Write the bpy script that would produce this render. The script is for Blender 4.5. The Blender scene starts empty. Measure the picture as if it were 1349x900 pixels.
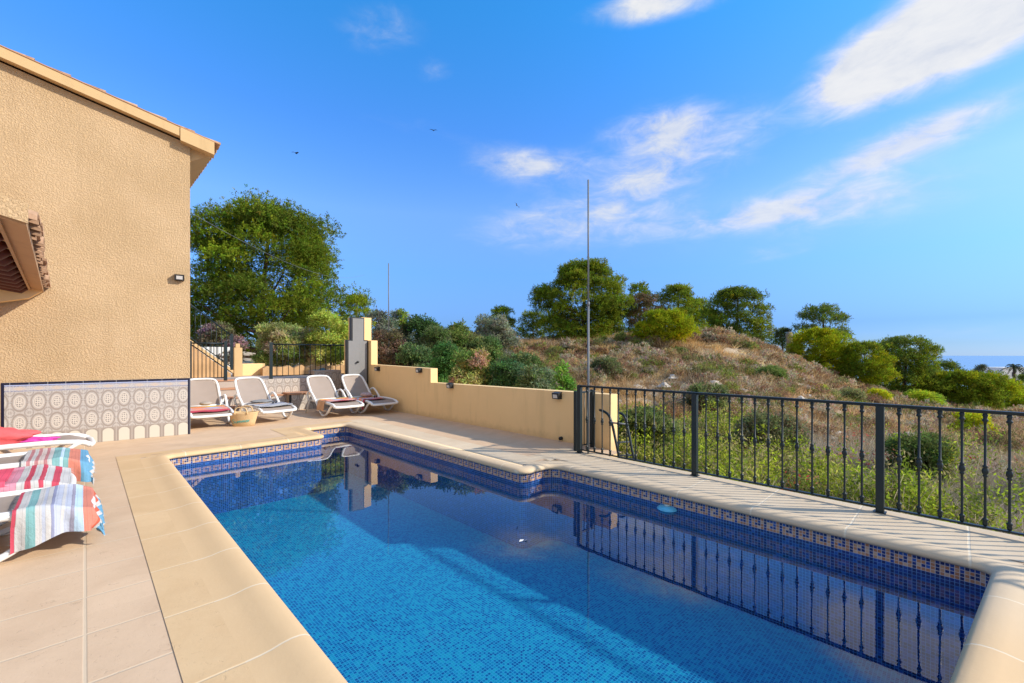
import bpy, bmesh, math, random
import numpy as np
from mathutils import Vector, Matrix
C = bpy.context.scene.collection
R = math.radians
# ------------------------------------------------------------------ camera model (photo 1349x900)
F = 576.0; EYE = 1.45; CX = 674.5; HY = 467.0
TH = math.atan(562.5 / F); cT, sT = math.cos(TH), math.sin(TH)
def ray(px):
    t = (px - CX) / F
    return (t * cT + sT, cT - t * sT)          # world x,y per unit of depth
def at(px, py, D):
    r = ray(px); return (r[0] * D, r[1] * D, EYE - (py - HY) / F * D)
def on_y(px, py, Y):
    r = ray(px); D = Y / r[1]; return (r[0] * D, Y, EYE - (py - HY) / F * D)
def on_x(px, py, X):
    r = ray(px); D = X / r[0]; return (X, r[1] * D, EYE - (py - HY) / F * D)
def on_z(px, py, Z=0.0):
    D = F * (EYE - Z) / (py - HY); return at(px, py, D)

# ------------------------------------------------------------------ node helpers
class N:
    def __init__(s, m): s.t = m.node_tree; s.n = s.t.nodes; s.l = s.t.links
    def new(s, ty, **k):
        n = s.n.new(ty)
        for a, b in k.items(): setattr(n, a, b)
        return n
    def put(s, sock, v):
        if isinstance(v, V): v = v.o
        if isinstance(v, bpy.types.NodeSocket): s.l.new(v, sock)
        elif isinstance(v, (tuple, list)) and len(v) == 3 and sock.type == 'RGBA': sock.default_value = (*v, 1)
        else: sock.default_value = v
    def math(s, op, a, b=None, c=None, clamp=False):
        n = s.new('ShaderNodeMath', operation=op, use_clamp=clamp); s.put(n.inputs[0], a)
        if b is not None: s.put(n.inputs[1], b)
        if c is not None: s.put(n.inputs[2], c)
        return V(s, n.outputs[0])
    def mix(s, f, a, b, blend='MIX'):
        n = s.new('ShaderNodeMix', data_type='RGBA', blend_type=blend); n.clamp_factor = True
        s.put(n.inputs['Factor'], f); s.put(n.inputs[6], a); s.put(n.inputs[7], b); return n.outputs[2]
    def noise(s, vec, scale, detail=3, rough=.55, dist=0):
        n = s.new('ShaderNodeTexNoise'); 
        if vec is not None: s.put(n.inputs['Vector'], vec)
        n.inputs['Scale'].default_value = scale; n.inputs['Detail'].default_value = detail
        n.inputs['Roughness'].default_value = rough; n.inputs['Distortion'].default_value = dist
        return V(s, n.outputs['Fac'])
    def xyz(s, vec):
        n = s.new('ShaderNodeSeparateXYZ'); s.put(n.inputs[0], vec); return [V(s, o) for o in n.outputs]
    def comb(s, x, y, z=0.0):
        n = s.new('ShaderNodeCombineXYZ'); s.put(n.inputs[0], x); s.put(n.inputs[1], y); s.put(n.inputs[2], z); return n.outputs[0]
    def white(s, vec):
        n = s.new('ShaderNodeTexWhiteNoise'); s.put(n.inputs['Vector'], vec); return V(s, n.outputs['Value'])
    def ramp(s, f, stops, const=False):
        n = s.new('ShaderNodeValToRGB'); s.put(n.inputs[0], f); r = n.color_ramp
        if const: r.interpolation = 'CONSTANT'
        while len(r.elements) < len(stops): r.elements.new(.5)
        for e, (p, c) in zip(r.elements, stops): e.position = p; e.color = (*c, 1)
        return n.outputs[0]
    def bump(s, h, strength=.3, dist=.01):
        n = s.new('ShaderNodeBump'); n.inputs['Strength'].default_value = strength; n.inputs['Distance'].default_value = dist
        s.put(n.inputs['Height'], h); return n.outputs[0]
    def step(s, a, b, x):           # smoothstep a..b
        n = s.new('ShaderNodeMapRange', interpolation_type='SMOOTHSTEP'); s.put(n.inputs[0], x)
        n.inputs[1].default_value = a; n.inputs[2].default_value = b; return V(s, n.outputs[0])
class V:
    def __init__(s, g, o): s.g = g; s.o = o
    def __add__(s, b): return s.g.math('ADD', s, b)
    __radd__ = __add__
    def __sub__(s, b): return s.g.math('SUBTRACT', s, b)
    def __rsub__(s, b): return s.g.math('SUBTRACT', b, s)
    def __mul__(s, b): return s.g.math('MULTIPLY', s, b)
    __rmul__ = __mul__
    def __truediv__(s, b): return s.g.math('DIVIDE', s, b)
    def __lt__(s, b): return s.g.math('LESS_THAN', s, b)
    def __gt__(s, b): return s.g.math('GREATER_THAN', s, b)
    def floor(s): return s.g.math('FLOOR', s)
    def fract(s): return s.g.math('FRACT', s)
    def abs(s): return s.g.math('ABSOLUTE', s)
    def max(s, b): return s.g.math('MAXIMUM', s, b)
    def min(s, b): return s.g.math('MINIMUM', s, b)
    def pow(s, b): return s.g.math('POWER', s, b)
    def sqrt(s): return s.g.math('SQRT', s)
def mat(name, rough=.7, spec=.3, metal=0):
    m = bpy.data.materials.new(name); m.use_nodes = True; g = N(m)
    b = g.n['Principled BSDF']; b.inputs['Roughness'].default_value = rough
    b.inputs['Specular IOR Level'].default_value = spec; b.inputs['Metallic'].default_value = metal
    g.b = b
    g.col = lambda v: g.put(b.inputs['Base Color'], v)
    g.nrm = lambda v: g.put(b.inputs['Normal'], v)
    g.obj = g.new('ShaderNodeTexCoord').outputs['Object']
    g.uv = g.new('ShaderNodeTexCoord').outputs['UV']
    g.pos = g.new('ShaderNodeNewGeometry').outputs['Position']
    g.m = m
    return g
def plain(name, col, rough=.6, spec=.3, metal=0, var=.12, scale=8, bump=0, bscale=60):
    g = mat(name, rough, spec, metal)
    n = g.noise(g.pos, scale, 4)
    d = tuple(c * (1 - var) for c in col); l = tuple(min(1, c * (1 + var)) for c in col)
    g.col(g.mix(n, d, l))
    if bump: g.nrm(g.bump(g.noise(g.pos, bscale, 3), bump, .005))
    return g.m
M = {}
# stucco house
g = mat('stucco', .9, .1)
a = g.noise(g.pos, 46, 5, .62, .2); b_ = g.noise(g.pos, 1.3, 3); c_ = g.noise(g.pos, 11, 3)
base = g.mix(g.step(.3, .7, b_), (.54, .37, .205), (.61, .425, .245))
base = g.mix(g.step(.45, .62, a) * .35, base, (.66, .45, .23)); sx, sy, sz = g.xyz(g.pos); stk = g.noise(g.comb(sx * 3.5, sy * 3.5, sz * .35), 1.0, 4, .6); base = g.mix(g.step(.52, .72, stk) * .22, base, (.42, .28, .15)); base = g.mix(g.step(.35, .15, g.noise(g.pos, .55, 4)) * .3, base, (.66, .47, .27)); g.col(base)
g.nrm(g.bump(g.step(.38, .66, a) * .8 + c_ * .45, .8, .011)); M['stucco'] = g.m
def plaster(name, col, v=.1, bump=.25):
    g = mat(name, .85, .15); n = g.noise(g.pos, 1.1, 5, .6); n2 = g.noise(g.pos, 9, 4)
    st = g.noise(g.comb(g.xyz(g.pos)[0] * 6, g.xyz(g.pos)[1] * 6, g.xyz(g.pos)[2] * .8), 1, 4)
    c1 = g.mix(n, tuple(c * (1 - v) for c in col), tuple(c * (1 + v) for c in col))
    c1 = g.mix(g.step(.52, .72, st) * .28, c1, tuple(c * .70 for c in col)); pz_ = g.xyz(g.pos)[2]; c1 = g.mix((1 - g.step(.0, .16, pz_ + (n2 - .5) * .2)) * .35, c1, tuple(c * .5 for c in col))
    g.col(c1); g.nrm(g.bump(n2 + g.noise(g.pos, 45, 3) * .4, bump, .01)); return g.m
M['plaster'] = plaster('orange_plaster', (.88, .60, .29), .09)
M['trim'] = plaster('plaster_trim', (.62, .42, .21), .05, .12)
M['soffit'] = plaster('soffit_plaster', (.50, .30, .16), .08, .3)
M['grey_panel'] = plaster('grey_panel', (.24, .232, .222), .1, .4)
# deck stone (stamped tiles, world position)
def stone(name, c1, c2, ty, xs=(), yoff=0.0, grout=(.62, .47, .33), vein=.35, txoff=None, tx=None):
    g = mat(name, .78, .25); x, y, z = g.xyz(g.pos)
    wob = (g.noise(g.pos, 2.2, 3) - .5) * .012
    fy = ((y + yoff + wob) / ty); ly = (fy.fract() - .5).abs()
    line = g.step(.5 - .009 / ty, .5 - .004 / ty, ly)
    for xx in xs: line = line.max(1 - g.step(.004, .010, (x - xx + wob * .3).abs()))
    ix = 0
    if tx:
        fx = (x + txoff) / tx; lx = (fx.fract() - .5).abs(); line = line.max(g.step(.5 - .006 / tx, .5 - .002 / tx, lx)); ix = (fx + .5).floor()
    idx = g.white(g.comb(ix, (fy + .5).floor()))
    n = g.noise(g.comb(x, y * 1.0, z), 2.3, 6, .62, .6)
    base = g.mix(g.step(.3, .7, n), c1, c2)
    base = g.mix(idx * .22, base, tuple(c * .86 for c in c1))
    pit = g.noise(g.comb(x * 2.2, y * 3.0, z), 7, 4, .7, 1.5)
    base = g.mix(g.step(.63, .70, pit) * vein, base, tuple(c * .66 for c in c1))
    sp = g.noise(g.pos, 60, 2); base = g.mix(g.step(.62, .75, sp) * .25, base, tuple(c * .7 for c in c1))
    stn = g.noise(g.pos, .7, 3); base = g.mix(g.step(.5, .75, stn) * .25, base, tuple(c * .82 for c in c1))
    base = g.mix(line * .85, base, grout)
    g.col(base); g.nrm(g.bump(n * .3 - line * .5 + g.noise(g.pos, 35, 4) * .25 - g.step(.6, .7, pit) * .3, .4, .01)); return g.m
M['deck'] = stone('deck_stone', (.62, .425, .262), (.70, .492, .31), .48, (0.0,), .20, (.66, .51, .34), tx=None)
M['coping'] = stone('coping_stone', (.65, .43, .22), (.71, .485, .258), .70, (), .175 + .35 - .07, (.74, .56, .34), vein=.1)
M['coping_right_glare'] = stone('coping_stone_glare', (.64, .49, .32), (.70, .55, .37), .70, (), .05, (.76, .64, .46), vein=.1)  # same coping stone, made paler: sun glare put into the colour
# coping nose (uses uv: u along edge in metres)
g = mat('coping_nose', .75, .25); u, v, _ = g.xyz(g.uv)
n = g.noise(g.pos, 3, 5, .6); glare = g.step(2.9, 4.3, g.xyz(g.pos)[0]); base = g.mix(glare, g.mix(n, (.65, .43, .22), (.71, .485, .258)), g.mix(n, (.62, .465, .29), (.68, .52, .34)))  # nose pales towards the right, glancing sun painted into the stone colour
wx, wy, wz_ = g.xyz(g.pos); off = g.mix(wx > 2.5, (.455, 0, 0), (.05, 0, 0)); off = g.xyz(off)[0]
fy_ = ((wy + off) / .7).fract() - .5; fx_ = ((wx + .35) / .7).fract() - .5
side = ((wx < .92) + ((wx > 3.80) * (wy > .12))).min(1.0)
side = side * (1 - (wx > 3.8) * (wx < 4.30) * (wy < 3.9)); side = (side + (wx > 4.30) * (wy < 3.6)).min(1.0)
ln = g.step(.5 - .009 / .7, .5 - .004 / .7, fy_.abs()) * side + g.step(.5 - .009 / .7, .5 - .004 / .7, fx_.abs()) * (1 - side); base = g.mix(ln * .7, base, (.78, .66, .47))
g.col(base); g.nrm(g.bump(n - ln * .4 + g.noise(g.pos, 40, 3) * .3, .25, .01)); M['nose'] = g.m
# mosaic (uv in metres)
def mosaic(name, band):
    g = mat(name, .12, .5); u, v, _ = g.xyz(g.uv); s = .025
    cu = (u / s); cv = (v / s); iu = cu.floor(); iv = cv.floor()
    r = g.white(g.comb(iu, iv)); 
    lo, hi = (.40, .455) if band else (.34, .42)
    gr = g.step(lo, hi, (cu.fract() - .5).abs()).max(g.step(lo, hi, (cv.fract() - .5).abs()))
    if band:
        navy = g.ramp(r, [(0, (.006, .02, .11)), (.35, (.008, .03, .17)), (.7, (.012, .05, .26)), (.9, (.02, .09, .36))], True)
        # band rows iv = -6..-2  (five rows below the coping)
        m = (iu * .25).fract(); row = iv + 6.0      # 0..4
        inband = g.math('MULTIPLY', iv > -6.5, iv < -.5)
        col = g.math('FLOORED_MODULO', iu, 5.0)
        r0 = (row - 0).abs() < .5; r4 = (row - 4).abs() < .5; r2 = (row - 2).abs() < .5
        c0 = (col - 0).abs() < .5; c2 = (col - 2).abs() < .5; c3 = (col - 3).abs() < .5
        mid = g.math('MULTIPLY', row > .5, row < 3.5)
        tanm = (c0 * (row < 3.5)).max(r0 * (col < 3.5)).max(c3 * (row > .5) * (row < 2.5)).max(c2 * r2).min(1.0)
        tanc = g.ramp(g.white(g.comb(iv, iu, 3.0)), [(0, (.42, .17, .07)), (.3, (.52, .28, .14)), (.6, (.46, .20, .09)), (.85, (.58, .38, .24))], True)
        base = g.mix(g.math('MULTIPLY', tanm, inband), navy, tanc)
        grc = g.mix(inband, (.10, .24, .50), (.60, .54, .50))
        base = g.mix(gr, base, grc)
    else:
        cl = g.noise(g.pos, 1.6, 4, .6, 1.0)
        q = r * .55 + cl * .45
        base = g.ramp(q, [(0, (.002, .035, .14)), (.28, (.003, .075, .22)), (.42, (.004, .13, .29)), (.54, (.006, .19, .33)), (.70, (.012, .27, .37))], False)
        base = g.mix(gr * .8, base, (.05, .33, .50))
    g.col(base)
    if not band: g.b.inputs['Roughness'].default_value = .6; g.b.inputs['Specular IOR Level'].default_value = .05
    return g.m
M['mosaic_floor'] = mosaic('pool_mosaic', False); M['mosaic_wall'] = mosaic('pool_band_mosaic', True)
# water
m = bpy.data.materials.new('pool_water'); m.use_nodes = True; g = N(m); g.n.remove(g.n['Principled BSDF'])
pos = g.new('ShaderNodeNewGeometry').outputs['Position']
bp = g.bump(g.noise(pos, 1.2, 2, .4) + g.noise(pos, 5, 2, .4) * .12, .045, .05)
fr = g.new('ShaderNodeLayerWeight'); fr.inputs['Blend'].default_value = .5; g.put(fr.inputs['Normal'], bp); frv = V(g, fr.outputs['Facing']).pow(4.6) * .93 + .035
tr = g.new('ShaderNodeBsdfTransparent'); tr.inputs[0].default_value = (.72, .93, .985, 1)
gl = g.new('ShaderNodeBsdfGlossy'); gl.inputs['Roughness'].default_value = .0; g.put(gl.inputs['Normal'], bp); gl.inputs[0].default_value = (1, 1, 1, 1)
mx = g.new('ShaderNodeMixShader'); g.l.new(frv.o, mx.inputs[0]); g.l.new(tr.outputs[0], mx.inputs[1]); g.l.new(gl.outputs[0], mx.inputs[2])
g.l.new(mx.outputs[0], g.n['Material Output'].inputs[0]); M['water'] = m
# azulejo panel: uv u in tiles(.2m), v in metres
def azulejo(name, top, left, small=False):
    g = mat(name, .22, .45); u, v, _ = g.xyz(g.uv)
    fu = u.fract() - .5
    white = (.50, .455, .41); grey = (.25, .215, .19); tan = (.385, .325, .275); dk = (.16, .15, .15); blue = (.06, .08, .20)
    rows = .32
    w = (v - (top - .145 - rows * 2)) / rows; fw = w.fract() - .5; inrow = w > 0.0
    nz = g.noise(g.comb(u * 1.0, v * 5), 14, 2)
    base = g.mix(g.step(.45, .55, nz) * .6, white, tan)
    ex = fu * .2; ez = fw * rows
    # mirrored ornament ring
    rr = ((ex / .058) * (ex / .058) + (ez / .098) * (ez / .098)).sqrt()
    ring = g.step(1.18, 1.25, rr) * (1 - g.step(1.45, 1.58, rr))
    base = g.mix(ring, base, tuple(c * .85 for c in tan)); 
    # horizontal links
    lk = (ez.abs() < .016) * (rr > 1.3); base = g.mix(lk * .8, base, g.mix((ez.abs() > .006), white, grey))
    inner = 1 - g.step(.97, 1.03, rr); base = g.mix(inner, base, (.60, .53, .45))
    # florets
    wv = g.new('ShaderNodeTexVoronoi'); wv.feature = 'F1'; g.put(wv.inputs['Vector'], g.comb(ex * 40, ez * 30)); wv.inputs['Scale'].default_value = 1.0; wv.inputs['Randomness'].default_value = .25
    fl = (1 - g.step(.26, .38, V(g, wv.outputs['Distance']))) * (1 - g.step(.68, .8, rr)); base = g.mix(fl * .85, base, dk)
    e1 = g.step(.66, .72, rr) * (1 - g.step(.78, .84, rr)); base = g.mix(e1 * .45, base, grey)
    # arcs at crossings
    qx = (fu.abs() - .5) * .2; qz = (fw.abs() - .5) * rows; rq = ((qx / .05) * (qx / .05) + (qz / .07) * (qz / .07)).sqrt()
    aq = g.step(.75, .85, rq) * (1 - g.step(1.0, 1.1, rq)); base = g.mix(aq * .6, base, grey)
    gq = 1 - g.step(.3, .4, rq); base = g.mix(gq * .5, base, grey)
    # bottom arch row
    ab = v - (top - .145 - rows * 2 - .075); ra = ((ex / .068) * (ex / .068) + (ab.max(0.0) / .06) * (ab.max(0.0) / .06)).sqrt()
    ar = 1 - g.step(.96, 1.03, ra); arr = g.step(1.05, 1.1, ra) * (1 - g.step(1.3, 1.36, ra))
    bs = g.mix(arr, g.mix(((v * 60).fract() < .4) * .6, tan, grey), tuple(c * .8 for c in tan)); bs = g.mix(ar, bs, (.60, .55, .45))
    base = g.mix(inrow, bs, base)
    # top frieze
    fz = v > (top - .145); vv = v - (top - .145)
    fb = g.mix(g.step(.45, .6, g.noise(g.comb(u * 3.0, v * 12), 8, 2)), (.52, .49, .46), (.34, .31, .34))
    dots = ((u * 14).fract() < .5) * ((((vv - .012).abs() < .006) + ((vv - .088).abs() < .006)).min(1.0)); fb = g.mix(dots, fb, blue)
    lens = (((fu * 2.6).abs() + ((vv - .05) / .03).abs()) < 1.0); fb = g.mix(lens * .5, fb, (.62, .45, .30))
    ln = (vv > .096) * (vv < .106); fb = g.mix(ln, fb, (.33, .40, .66)); base = g.mix(fz, base, fb)
    # grout + borders
    gr = g.step(.48, .49, fu.abs()); base = g.mix(gr * .5, base, (.62, .57, .50))
    bd = (v > (top - .036)).max((u > -.17)).max(u < (left + .17))
    base = g.mix(bd, base, g.mix(g.step(.48, .49, fu.abs()), (.012, .012, .03), (.3, .3, .3)))
    g.col(base); g.nrm(g.bump(1 - gr, .2, .002)); return g.m
# grey stained green painted metal
M['iron'] = plain('painted_iron', (.008, .018, .020), .42, .4, 0, .25, 12)
g = mat('terracotta', .75, .2); n = g.noise(g.pos, 6, 4); g.col(g.mix(n, (.42, .20, .11), (.58, .33, .20))); g.nrm(g.bump(n, .3, .01)); M['terracotta'] = g.m
g = mat('roof_tile', .85, .15); n = g.noise(g.pos, 5, 5, .65); g.col(g.ramp(n, [(.25, (.10, .06, .04)), (.45, (.38, .22, .13)), (.6, (.55, .38, .23)), (.75, (.40, .34, .27))])); g.nrm(g.bump(n, .5, .02)); M['rooftile'] = g.m
M['oldtile'] = plain('weathered_tile', (.42, .26, .16), .9, .1, 0, .5, 14, .5)
M['beam'] = plain('red_timber', (.085, .018, .010), .6, .3, 0, .4, 9)
M['resin'] = plain('white_resin', (.78, .76, .72), .38, .4, 0, .04, 6)
g = mat('sling_fabric', .8, .2); x, y, z = g.xyz(g.obj); wv = (g.math('SINE', x * 900) * g.math('SINE', y * 900)); g.col(g.mix(g.noise(g.obj, 5, 3), (.30, .24, .195), (.36, .29, .24))); g.nrm(g.bump(g.noise(g.obj, 120, 2), .3, .003)); M['sling'] = g.m
M['black'] = plain('black_metal', (.02, .02, .02), .45, .4)
M['lens'] = plain('lamp_glass', (.55, .52, .48), .2, .6)
M['alu'] = plain('dull_aluminium', (.17, .185, .20), .5, .3)
M['concrete'] = plain('concrete', (.42, .36, .29), .9, .1, 0, .2, 2, .4, 20)
M['terrace'] = plain('terrace_stone', (.45, .38, .32), .85, .15, 0, .15, 3, .3)
M['rubble'] = plain('ochre_rubble', (.52, .32, .16), .9, .1, 0, .35, 4, .9, 12)
M['straw'] = plain('woven_straw', (.66, .46, .24), .8, .2, 0, .2, 40, .8, 120)
M['teal'] = plain('teal_stitching', (.08, .42, .38), .7, .2)
M['white'] = plain('white_wall', (.72, .70, .66), .8, .2, 0, .06, 2)
M['darkglass'] = plain('dark_window', (.03, .035, .045), .15, .6)
M['aqua'] = plain('aqua_plastic', (.12, .50, .72), .35, .4, 0, .25, 15)
M['bird'] = plain('bird_feathers', (.03, .03, .03), .8, .1)
M['bark'] = plain('pine_bark', (.10, .065, .045), .95, .1, 0, .4, 6, .8, 25)
M['twig'] = plain('dry_twig', (.30, .24, .18), .9, .1, 0, .3, 9)
# vegetation materials: colour attribute (kind of leaf) x small variation
def leafmat(name, transl=.42):
    m = bpy.data.materials.new(name); m.use_nodes = True; g = N(m); g.n.remove(g.n['Principled BSDF'])
    at_ = g.new('ShaderNodeAttribute'); at_.attribute_name = 'Col'
    rnd = g.new('ShaderNodeNewGeometry').outputs['Random Per Island']
    br = g.new('ShaderNodeBrightContrast'); g.l.new(at_.outputs['Color'], br.inputs[0])
    hs = g.new('ShaderNodeHueSaturation'); g.l.new(at_.outputs['Color'], hs.inputs['Color'])
    g.put(hs.inputs['Value'], V(g, rnd) * .5 + .75)
    d = g.new('ShaderNodeBsdfDiffuse'); t = g.new('ShaderNodeBsdfTranslucent'); mx = g.new('ShaderNodeMixShader')
    g.l.new(hs.outputs[0], d.inputs[0]); g.l.new(hs.outputs[0], t.inputs[0]); mx.inputs[0].default_value = transl
    g.l.new(d.outputs[0], mx.inputs[1]); g.l.new(t.outputs[0], mx.inputs[2]); g.l.new(mx.outputs[0], g.n['Material Output'].inputs[0])
    return m
M['leaf'] = leafmat('foliage'); M['grass'] = leafmat('dry_grass_blades', .42)
g = mat('hill_ground', .95, .05); n = g.noise(g.pos, .35, 6, .65); n2 = g.noise(g.pos, 3, 5, .7)
g.col(g.mix(g.step(.35, .65, n2), g.mix(n, (.34, .24, .14), (.44, .32, .20)), (.52, .42, .30))); g.nrm(g.bump(n2, .8, .1)); M['hill'] = g.m
# sea
g = mat('sea_water', .25, .5); g.col((.14, .24, .36)); M['sea'] = g.m

# ------------------------------------------------------------------ object helpers
def tag(o, label=None, cat=None, group=None, kind=None):
    if label: o['label'] = label
    if cat: o['category'] = cat
    if group: o['group'] = group
    if kind: o['kind'] = kind
    return o
def empty(name, loc=(0, 0, 0), rz=0, parent=None):
    o = bpy.data.objects.new(name, None); C.objects.link(o); o.location = loc; o.rotation_euler = (0, 0, rz)
    o.empty_display_size = .1
    if parent: o.parent = parent
    return o
def copy_tree(o, parent=None):
    c = o.copy(); C.objects.link(c); c.parent = parent
    for ch in o.children: copy_tree(ch, c)
    return c
class MB:
    def __init__(s): s.v = []; s.f = []; s.uv = []; s.smooth = []
    def quad(s, pts, uv=None, sm=False):
        n = len(s.v); s.v += [tuple(p) for p in pts]; s.f.append(tuple(range(n, n + len(pts))))
        s.uv.append(uv if uv else [(0, 0)] * len(pts)); s.smooth.append(sm)
    def faces(s, vs, fs, sm=True, uvs=None):
        n = len(s.v); s.v += [tuple(p) for p in vs]
        for k, f in enumerate(fs):
            s.f.append(tuple(i + n for i in f)); s.uv.append(uvs[k] if uvs else [(0, 0)] * len(f)); s.smooth.append(sm)
    def box(s, a, b, bev=0):
        x0, y0, z0 = a; x1, y1, z1 = b
        bm = bmesh.new(); bmesh.ops.create_cube(bm, size=1)
        for v in bm.verts: v.co = Vector(((x0 + x1) / 2 + v.co.x * (x1 - x0), (y0 + y1) / 2 + v.co.y * (y1 - y0), (z0 + z1) / 2 + v.co.z * (z1 - z0)))
        if bev: bmesh.ops.bevel(bm, geom=bm.edges[:], offset=bev, segments=2, affect='EDGES', profile=.6)
        s.bm(bm, False); return s
    def bm(s, bm, sm=True):
        bm.verts.ensure_lookup_table(); s.faces([v.co[:] for v in bm.verts], [[v.index for v in f.verts] for f in bm.faces], sm); bm.free()
    def tube(s, pts, r, seg=8, caps=True, flat=1.0, up=(0, 0, 1)):
        pts = [Vector(p) for p in pts]; n = len(pts); rs = r if isinstance(r, (list, tuple)) else [r] * n
        vs = []; 
        t0 = (pts[1] - pts[0]).normalized(); ref = Vector(up) if abs(t0.dot(Vector(up))) < .95 else Vector((1, 0, 0))
        nn = (ref - t0 * ref.dot(t0)).normalized()
        for i, p in enumerate(pts):
            t = ((pts[min(i + 1, n - 1)] - pts[i]).normalized() + (pts[i] - pts[max(i - 1, 0)]).normalized()).normalized()
            nn = (nn - t * nn.dot(t)).normalized(); bn = t.cross(nn)
            for k in range(seg):
                a = 2 * math.pi * k / seg; vs.append(p + (nn * math.cos(a) * flat + bn * math.sin(a)) * rs[i])
        fs = [(i * seg + k, i * seg + (k + 1) % seg, (i + 1) * seg + (k + 1) % seg, (i + 1) * seg + k) for i in range(n - 1) for k in range(seg)]
        if caps: fs += [tuple(reversed(range(seg))), tuple((n - 1) * seg + k for k in range(seg))]
        s.faces(vs, fs, True); return s
    def lathe(s, prof, c=(0, 0, 0), seg=10):
        vs = [(c[0] + r * math.cos(2 * math.pi * k / seg), c[1] + r * math.sin(2 * math.pi * k / seg), c[2] + z) for r, z in prof for k in range(seg)]
        n = len(prof); fs = [(i * seg + k, i * seg + (k + 1) % seg, (i + 1) * seg + (k + 1) % seg, (i + 1) * seg + k) for i in range(n - 1) for k in range(seg)]
        fs += [tuple(reversed(range(seg))), tuple((n - 1) * seg + k for k in range(seg))]
        s.faces(vs, fs, True); return s
    def prism(s, poly, axis, a, b):      # poly of 2d points, extruded along axis ('x','y','z')
        def mk(p, t): return {'x': (t, p[0], p[1]), 'y': (p[0], t, p[1]), 'z': (p[0], p[1], t)}[axis]
        n = len(poly); vs = [mk(p, a) for p in poly] + [mk(p, b) for p in poly]
        fs = [(i, (i + 1) % n, n + (i + 1) % n, n + i) for i in range(n)] + [tuple(range(n)), tuple(reversed(range(n, 2 * n)))]
        bm = bmesh.new(); bv = [bm.verts.new(v) for v in vs]
        for f in fs: bm.faces.new([bv[i] for i in f])
        bmesh.ops.recalc_face_normals(bm, faces=bm.faces[:]); bm.verts.index_update(); s.bm(bm, False); return s
    def build(s, name, m, parent=None, recalc=False):
        me = bpy.data.meshes.new(name); me.from_pydata(s.v, [], s.f)
        uvl = me.uv_layers.new(name='UVMap'); flat = [c for f in s.uv for p in f for c in p]; uvl.data.foreach_set('uv', flat)
        me.polygons.foreach_set('use_smooth', s.smooth)
        me.materials.append(M[m] if isinstance(m, str) else m); me.update()
        o = bpy.data.objects.new(name, me); C.objects.link(o)
        if parent: o.parent = parent
        return o
def smoothpath(pts, n=6):
    pts = [Vector(p) for p in pts]; P = [pts[0]] + pts + [pts[-1]]; out = []
    for i in range(1, len(P) - 2):
        for k in range(n):
            t = k / n; a, b, c, d = P[i - 1], P[i], P[i + 1], P[i + 2]
            out.append(.5 * ((2 * b) + (c - a) * t + (2 * a - 5 * b + 4 * c - d) * t * t + (3 * b - a - 3 * c + d) * t ** 3))
    out.append(pts[-1]); return out

# ------------------------------------------------------------------ pool
def rounded(poly, rad, seg=7):
    out = []; n = len(poly)
    for i in range(n):
        p0, p, p1 = Vector(poly[i - 1]), Vector(poly[i]), Vector(poly[(i + 1) % n]); r = rad[i]
        a = (p0 - p).normalized(); b = (p1 - p).normalized(); s0 = p + a * r; s1 = p + b * r
        c = p + a * r + b * r
        for k in range(seg + 1):
            t = k / seg * math.pi / 2
            out.append(c - b * r * math.cos(t) - a * r * math.sin(t))
    return [(v.x, v.y) for v in out]
WZ = -.19
POLY = [(.80, .22), (4.44, -.20), (4.42, 3.78), (3.88, 3.78), (3.88, 8.88), (3.03, 8.88), (3.03, 7.90), (.80, 7.90)]
RAD = [.12, .13, .22, .12, .14, .10, .10, .13]
OUT = rounded(POLY, RAD)
def resample(pts, closed=True, d=.12):
    out = []; n = len(pts)
    for i in range(n):
        a = Vector(pts[i]); b = Vector(pts[(i + 1) % n]); L = (b - a).length; k = max(1, int(L / d))
        for j in range(k): out.append(a.lerp(b, j / k)[:])
    return out
OUT = [p for i, p in enumerate(OUT) if (Vector(p) - Vector(OUT[i - 1])).length > 1e-4]
def normals(pts):
    n = len(pts); ns = []
    for i in range(n):
        a = Vector(pts[i]) - Vector(pts[i - 1]); b = Vector(pts[(i + 1) % n]) - Vector(pts[i])
        na = Vector((a.y, -a.x)).normalized(); nb = Vector((b.y, -b.x)).normalized(); m = (na + nb).normalized()
        ns.append(m / max(.4, m.dot(na)))     # outward for CCW
    return ns
def sweep(pts, prof, mb, u0=0, sm=True):
    ns = normals(pts); n = len(pts); u = [u0]
    for i in range(n): u.append(u[-1] + (Vector(pts[(i + 1) % n]) - Vector(pts[i])).length)
    vs = []; k = len(prof)
    for i in range(n):
        for (d, z) in prof: vs.append((pts[i][0] + ns[i].x * d, pts[i][1] + ns[i].y * d, z))
    vl = [0]
    for j in range(1, k): vl.append(vl[-1] + math.hypot(prof[j][0] - prof[j - 1][0], prof[j][1] - prof[j - 1][1]))
    fs = []; uv = []
    for i in range(n):
        i2 = (i + 1) % n
        for j in range(k - 1):
            fs.append((i * k + j, i2 * k + j, i2 * k + j + 1, i * k + j + 1))
            va = prof[j][1]; vb = prof[j + 1][1]
            uv.append([(u[i], va), (u[i + 1], va), (u[i + 1], vb), (u[i], vb)])
    mb.faces(vs, fs, sm, uv)
pool = empty('swimming_pool', (0, 0, 0))
tag(pool, 'long rectangular pool lined with blue mosaic under a tan and navy waterline band', 'pool')
mb = MB(); sweep(OUT, [(0, -.02), (0, -.60), (.0, -1.02)], mb); mb.build('wall_mosaic', 'mosaic_wall', pool)
mb = MB(); FZ = -.98
mb.quad([(.4, -.4, FZ), (4.8, -.4, FZ), (4.8, 9.2, FZ), (.4, 9.2, FZ)], [(0.012, 0.012), (4.412, 0.012), (4.412, 9.612), (0.012, 9.612)]); mb.build('floor_mosaic', 'mosaic_floor', pool)
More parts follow.
